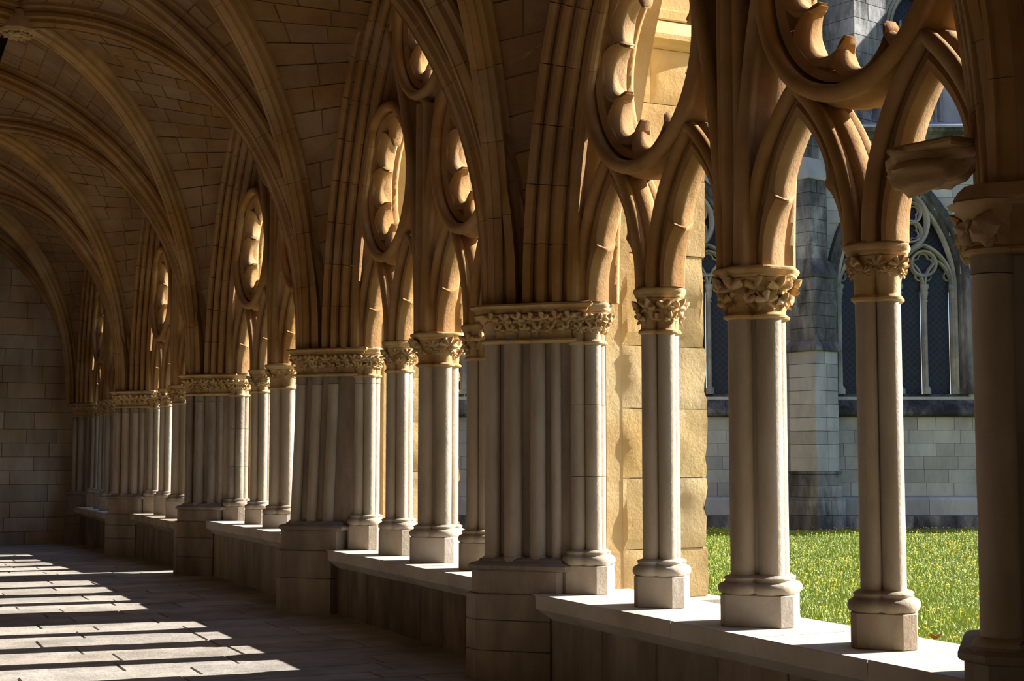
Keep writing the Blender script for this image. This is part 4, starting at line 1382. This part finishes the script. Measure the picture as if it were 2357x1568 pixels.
# (z0, z1, half size, shift towards the wall)
def tier(z0, z1, hw, mat, rowh_=.30, dx=0, dy=0):
    n = max(1, int(round((z1 - z0) / rowh_)))
    for k in range(n):
        a, b2 = z0 + (z1 - z0) * k / n, z0 + (z1 - z0) * (k + 1) / n
        cut = random.uniform(-.15, .15) * hw
        for s0, s1 in ((-hw, cut), (cut, hw)):
            V, Fc = box(s0 + .004 + dx, s1 - .004 + dx, -hw + random.uniform(-.005, .005) + dy, hw + dy, a + .004, b2 - .004, .005)
            mk('ashlar_block', V, Fc, mat, bt)
def slope(z0, z1, h0, h1, mat, dx=0, dy=0, dx1=0, dy1=0):
    V, Fc = loft([[(x + dx, y_ + dy, z0) for x, y_ in sq(h0 * .94)], [(x + dx, y_ + dy, z0 + .02) for x, y_ in sq(h0)], [(x + dx, y_ + dy, z0 + .07) for x, y_ in sq(h0)], [(x + dx1, y_ + dy1, z1) for x, y_ in sq(h1)]])
    mk('weathering', V, Fc, mat, bt)
Z = cz
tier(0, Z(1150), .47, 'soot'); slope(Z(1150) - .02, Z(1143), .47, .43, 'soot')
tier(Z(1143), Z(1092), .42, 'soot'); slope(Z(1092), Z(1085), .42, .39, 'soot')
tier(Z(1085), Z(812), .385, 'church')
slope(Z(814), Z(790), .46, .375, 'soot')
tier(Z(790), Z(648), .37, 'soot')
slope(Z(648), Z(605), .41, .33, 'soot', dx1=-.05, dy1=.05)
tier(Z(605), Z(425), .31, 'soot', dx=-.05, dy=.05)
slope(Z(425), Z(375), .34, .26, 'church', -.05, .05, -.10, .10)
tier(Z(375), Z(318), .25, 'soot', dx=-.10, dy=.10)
# cornice with a carved frieze under the lean-to roof
zt = cz(322)
for k in range(12):
    a = XLOW + (x1w - XLOW) * k / 12; b2 = XLOW + (x1w - XLOW) * (k + 1) / 12
    pr = [(.0, zt - .02), (-.06, zt), (-.10, zt + .10), (-.22, zt + .16), (-.24, zt + .24), (.3, zt + .24), (.3, zt - .02)]
    V, Fc = loft([[(xx, yy, zz) for yy, zz in pr] for xx in (a + .004, b2 - .004)]); mk('cornice_block', V, [f[::-1] for f in Fc], 'soot', ch)
for k in range(26):
    xx = cx(1850) + k * .17
    o = bpy.data.objects.new('frieze_leaf', LEAF[2]); o.location = (xx, -.06, zt - .13); o.rotation_euler = (math.pi / 2, random.uniform(-1, 1), 0); o.scale = (.2, .2, .2); link(o, ch)
z_r0, z_r1 = zt + .24, cz(283, 1.6)
V, Fc = loft([[(xx, yy, zz) for yy, zz in ((-.30, z_r0), (-.30, z_r0 + .05), (1.7, z_r1 + .05), (1.7, z_r0))] for xx in (XLOW, x1w)])
mk('lean_to_roof', V, [f[::-1] for f in Fc], 'slate', ch)
# upper wall behind the roof, with a clerestory window
DEP = 1.6
ux0, ux1, uzt = cx(1790, DEP), cx(2640, DEP), 13.4
wxu, hwu = cx(2118, DEP), .62
zsu, zspu = cz(282, DEP), cz(60, DEP)
def in_up(x, z): 
    u = abs(x - wxu)
    return (zsu < z <= zspu and u < hwu) or (z > zspu and math.hypot(u + .55, z - zspu) < hwu + .55)
A = Acc()
for z in np.arange(z_r0 - .3, uzt, .12):
    run = None
    for x in list(np.arange(ux0, ux1, .12)) + [1e9]:
        ok = x < 1e8 and not in_up(x + .06, z + .06)
        if ok and run is None: run = x
        if not ok and run is not None: A.add(*box(run, min(x, ux1), DEP, DEP + .6, z, z + .12)); run = None
A.mk('upper_wall', 'church', ch)
wu = bpy.data.objects.new('clerestory_window', None); link(wu, ch)
P = np.concatenate([[(wxu - hwu, zsu)], pointed(wxu, hwu, hwu + .55, zspu, 14), [(wxu + hwu, zsu)]])
for k, q in enumerate((.06, -.05, -.15)):
    Pq = P.copy(); Pq[:, 0] = wxu + (P[:, 0] - wxu) * (hwu + q) / hwu; Pq[:, 1] = P[:, 1] + np.where(P[:, 1] > zspu, (P[:, 1] - zspu) * q / 1.2, 0)
    V, Fc = lbar(Pq, sec(.06, .10), y=DEP + .0 + .06 * k); mk('arch_moulding', V, Fc, 'frame', wu, 40)
m = len(P); V = [(p[0], DEP + .25, p[1]) for p in P]; V += [(a, b_ + .02, c_) for a, b_, c_ in V]
mk('pane', V, [list(range(m))[::-1], list(range(m, 2 * m))] + [[i, (i + 1) % m, m + (i + 1) % m, m + i] for i in range(m)], 'glass', wu)
for xx in (wxu - .2, wxu + .2):
    V, Fc = box(xx - .03, xx + .03, DEP + .14, DEP + .25, zsu, zspu + .2, .01); mk('mullion', V, Fc, 'frame', wu)
for zz in np.arange(zsu + .35, zspu, .5):
    V, Fc = box(wxu - hwu + .1, wxu + hwu - .1, DEP + .21, DEP + .25, zz - .012, zz + .012); mk('saddle_bar', V, Fc, 'soot', wu)
V, Fc = loft([[(xx, yy, zz) for yy, zz in ((DEP - .14, zsu - .12), (DEP - .16, zsu - .05), (DEP + .2, zsu + .02), (DEP + .2, zsu - .12))] for xx in (wxu - hwu - .2, wxu + hwu + .2)])
mk('window_sill', V, [f[::-1] for f in Fc], 'church', wu)
# upper buttress pier in front of the clerestory, two faces
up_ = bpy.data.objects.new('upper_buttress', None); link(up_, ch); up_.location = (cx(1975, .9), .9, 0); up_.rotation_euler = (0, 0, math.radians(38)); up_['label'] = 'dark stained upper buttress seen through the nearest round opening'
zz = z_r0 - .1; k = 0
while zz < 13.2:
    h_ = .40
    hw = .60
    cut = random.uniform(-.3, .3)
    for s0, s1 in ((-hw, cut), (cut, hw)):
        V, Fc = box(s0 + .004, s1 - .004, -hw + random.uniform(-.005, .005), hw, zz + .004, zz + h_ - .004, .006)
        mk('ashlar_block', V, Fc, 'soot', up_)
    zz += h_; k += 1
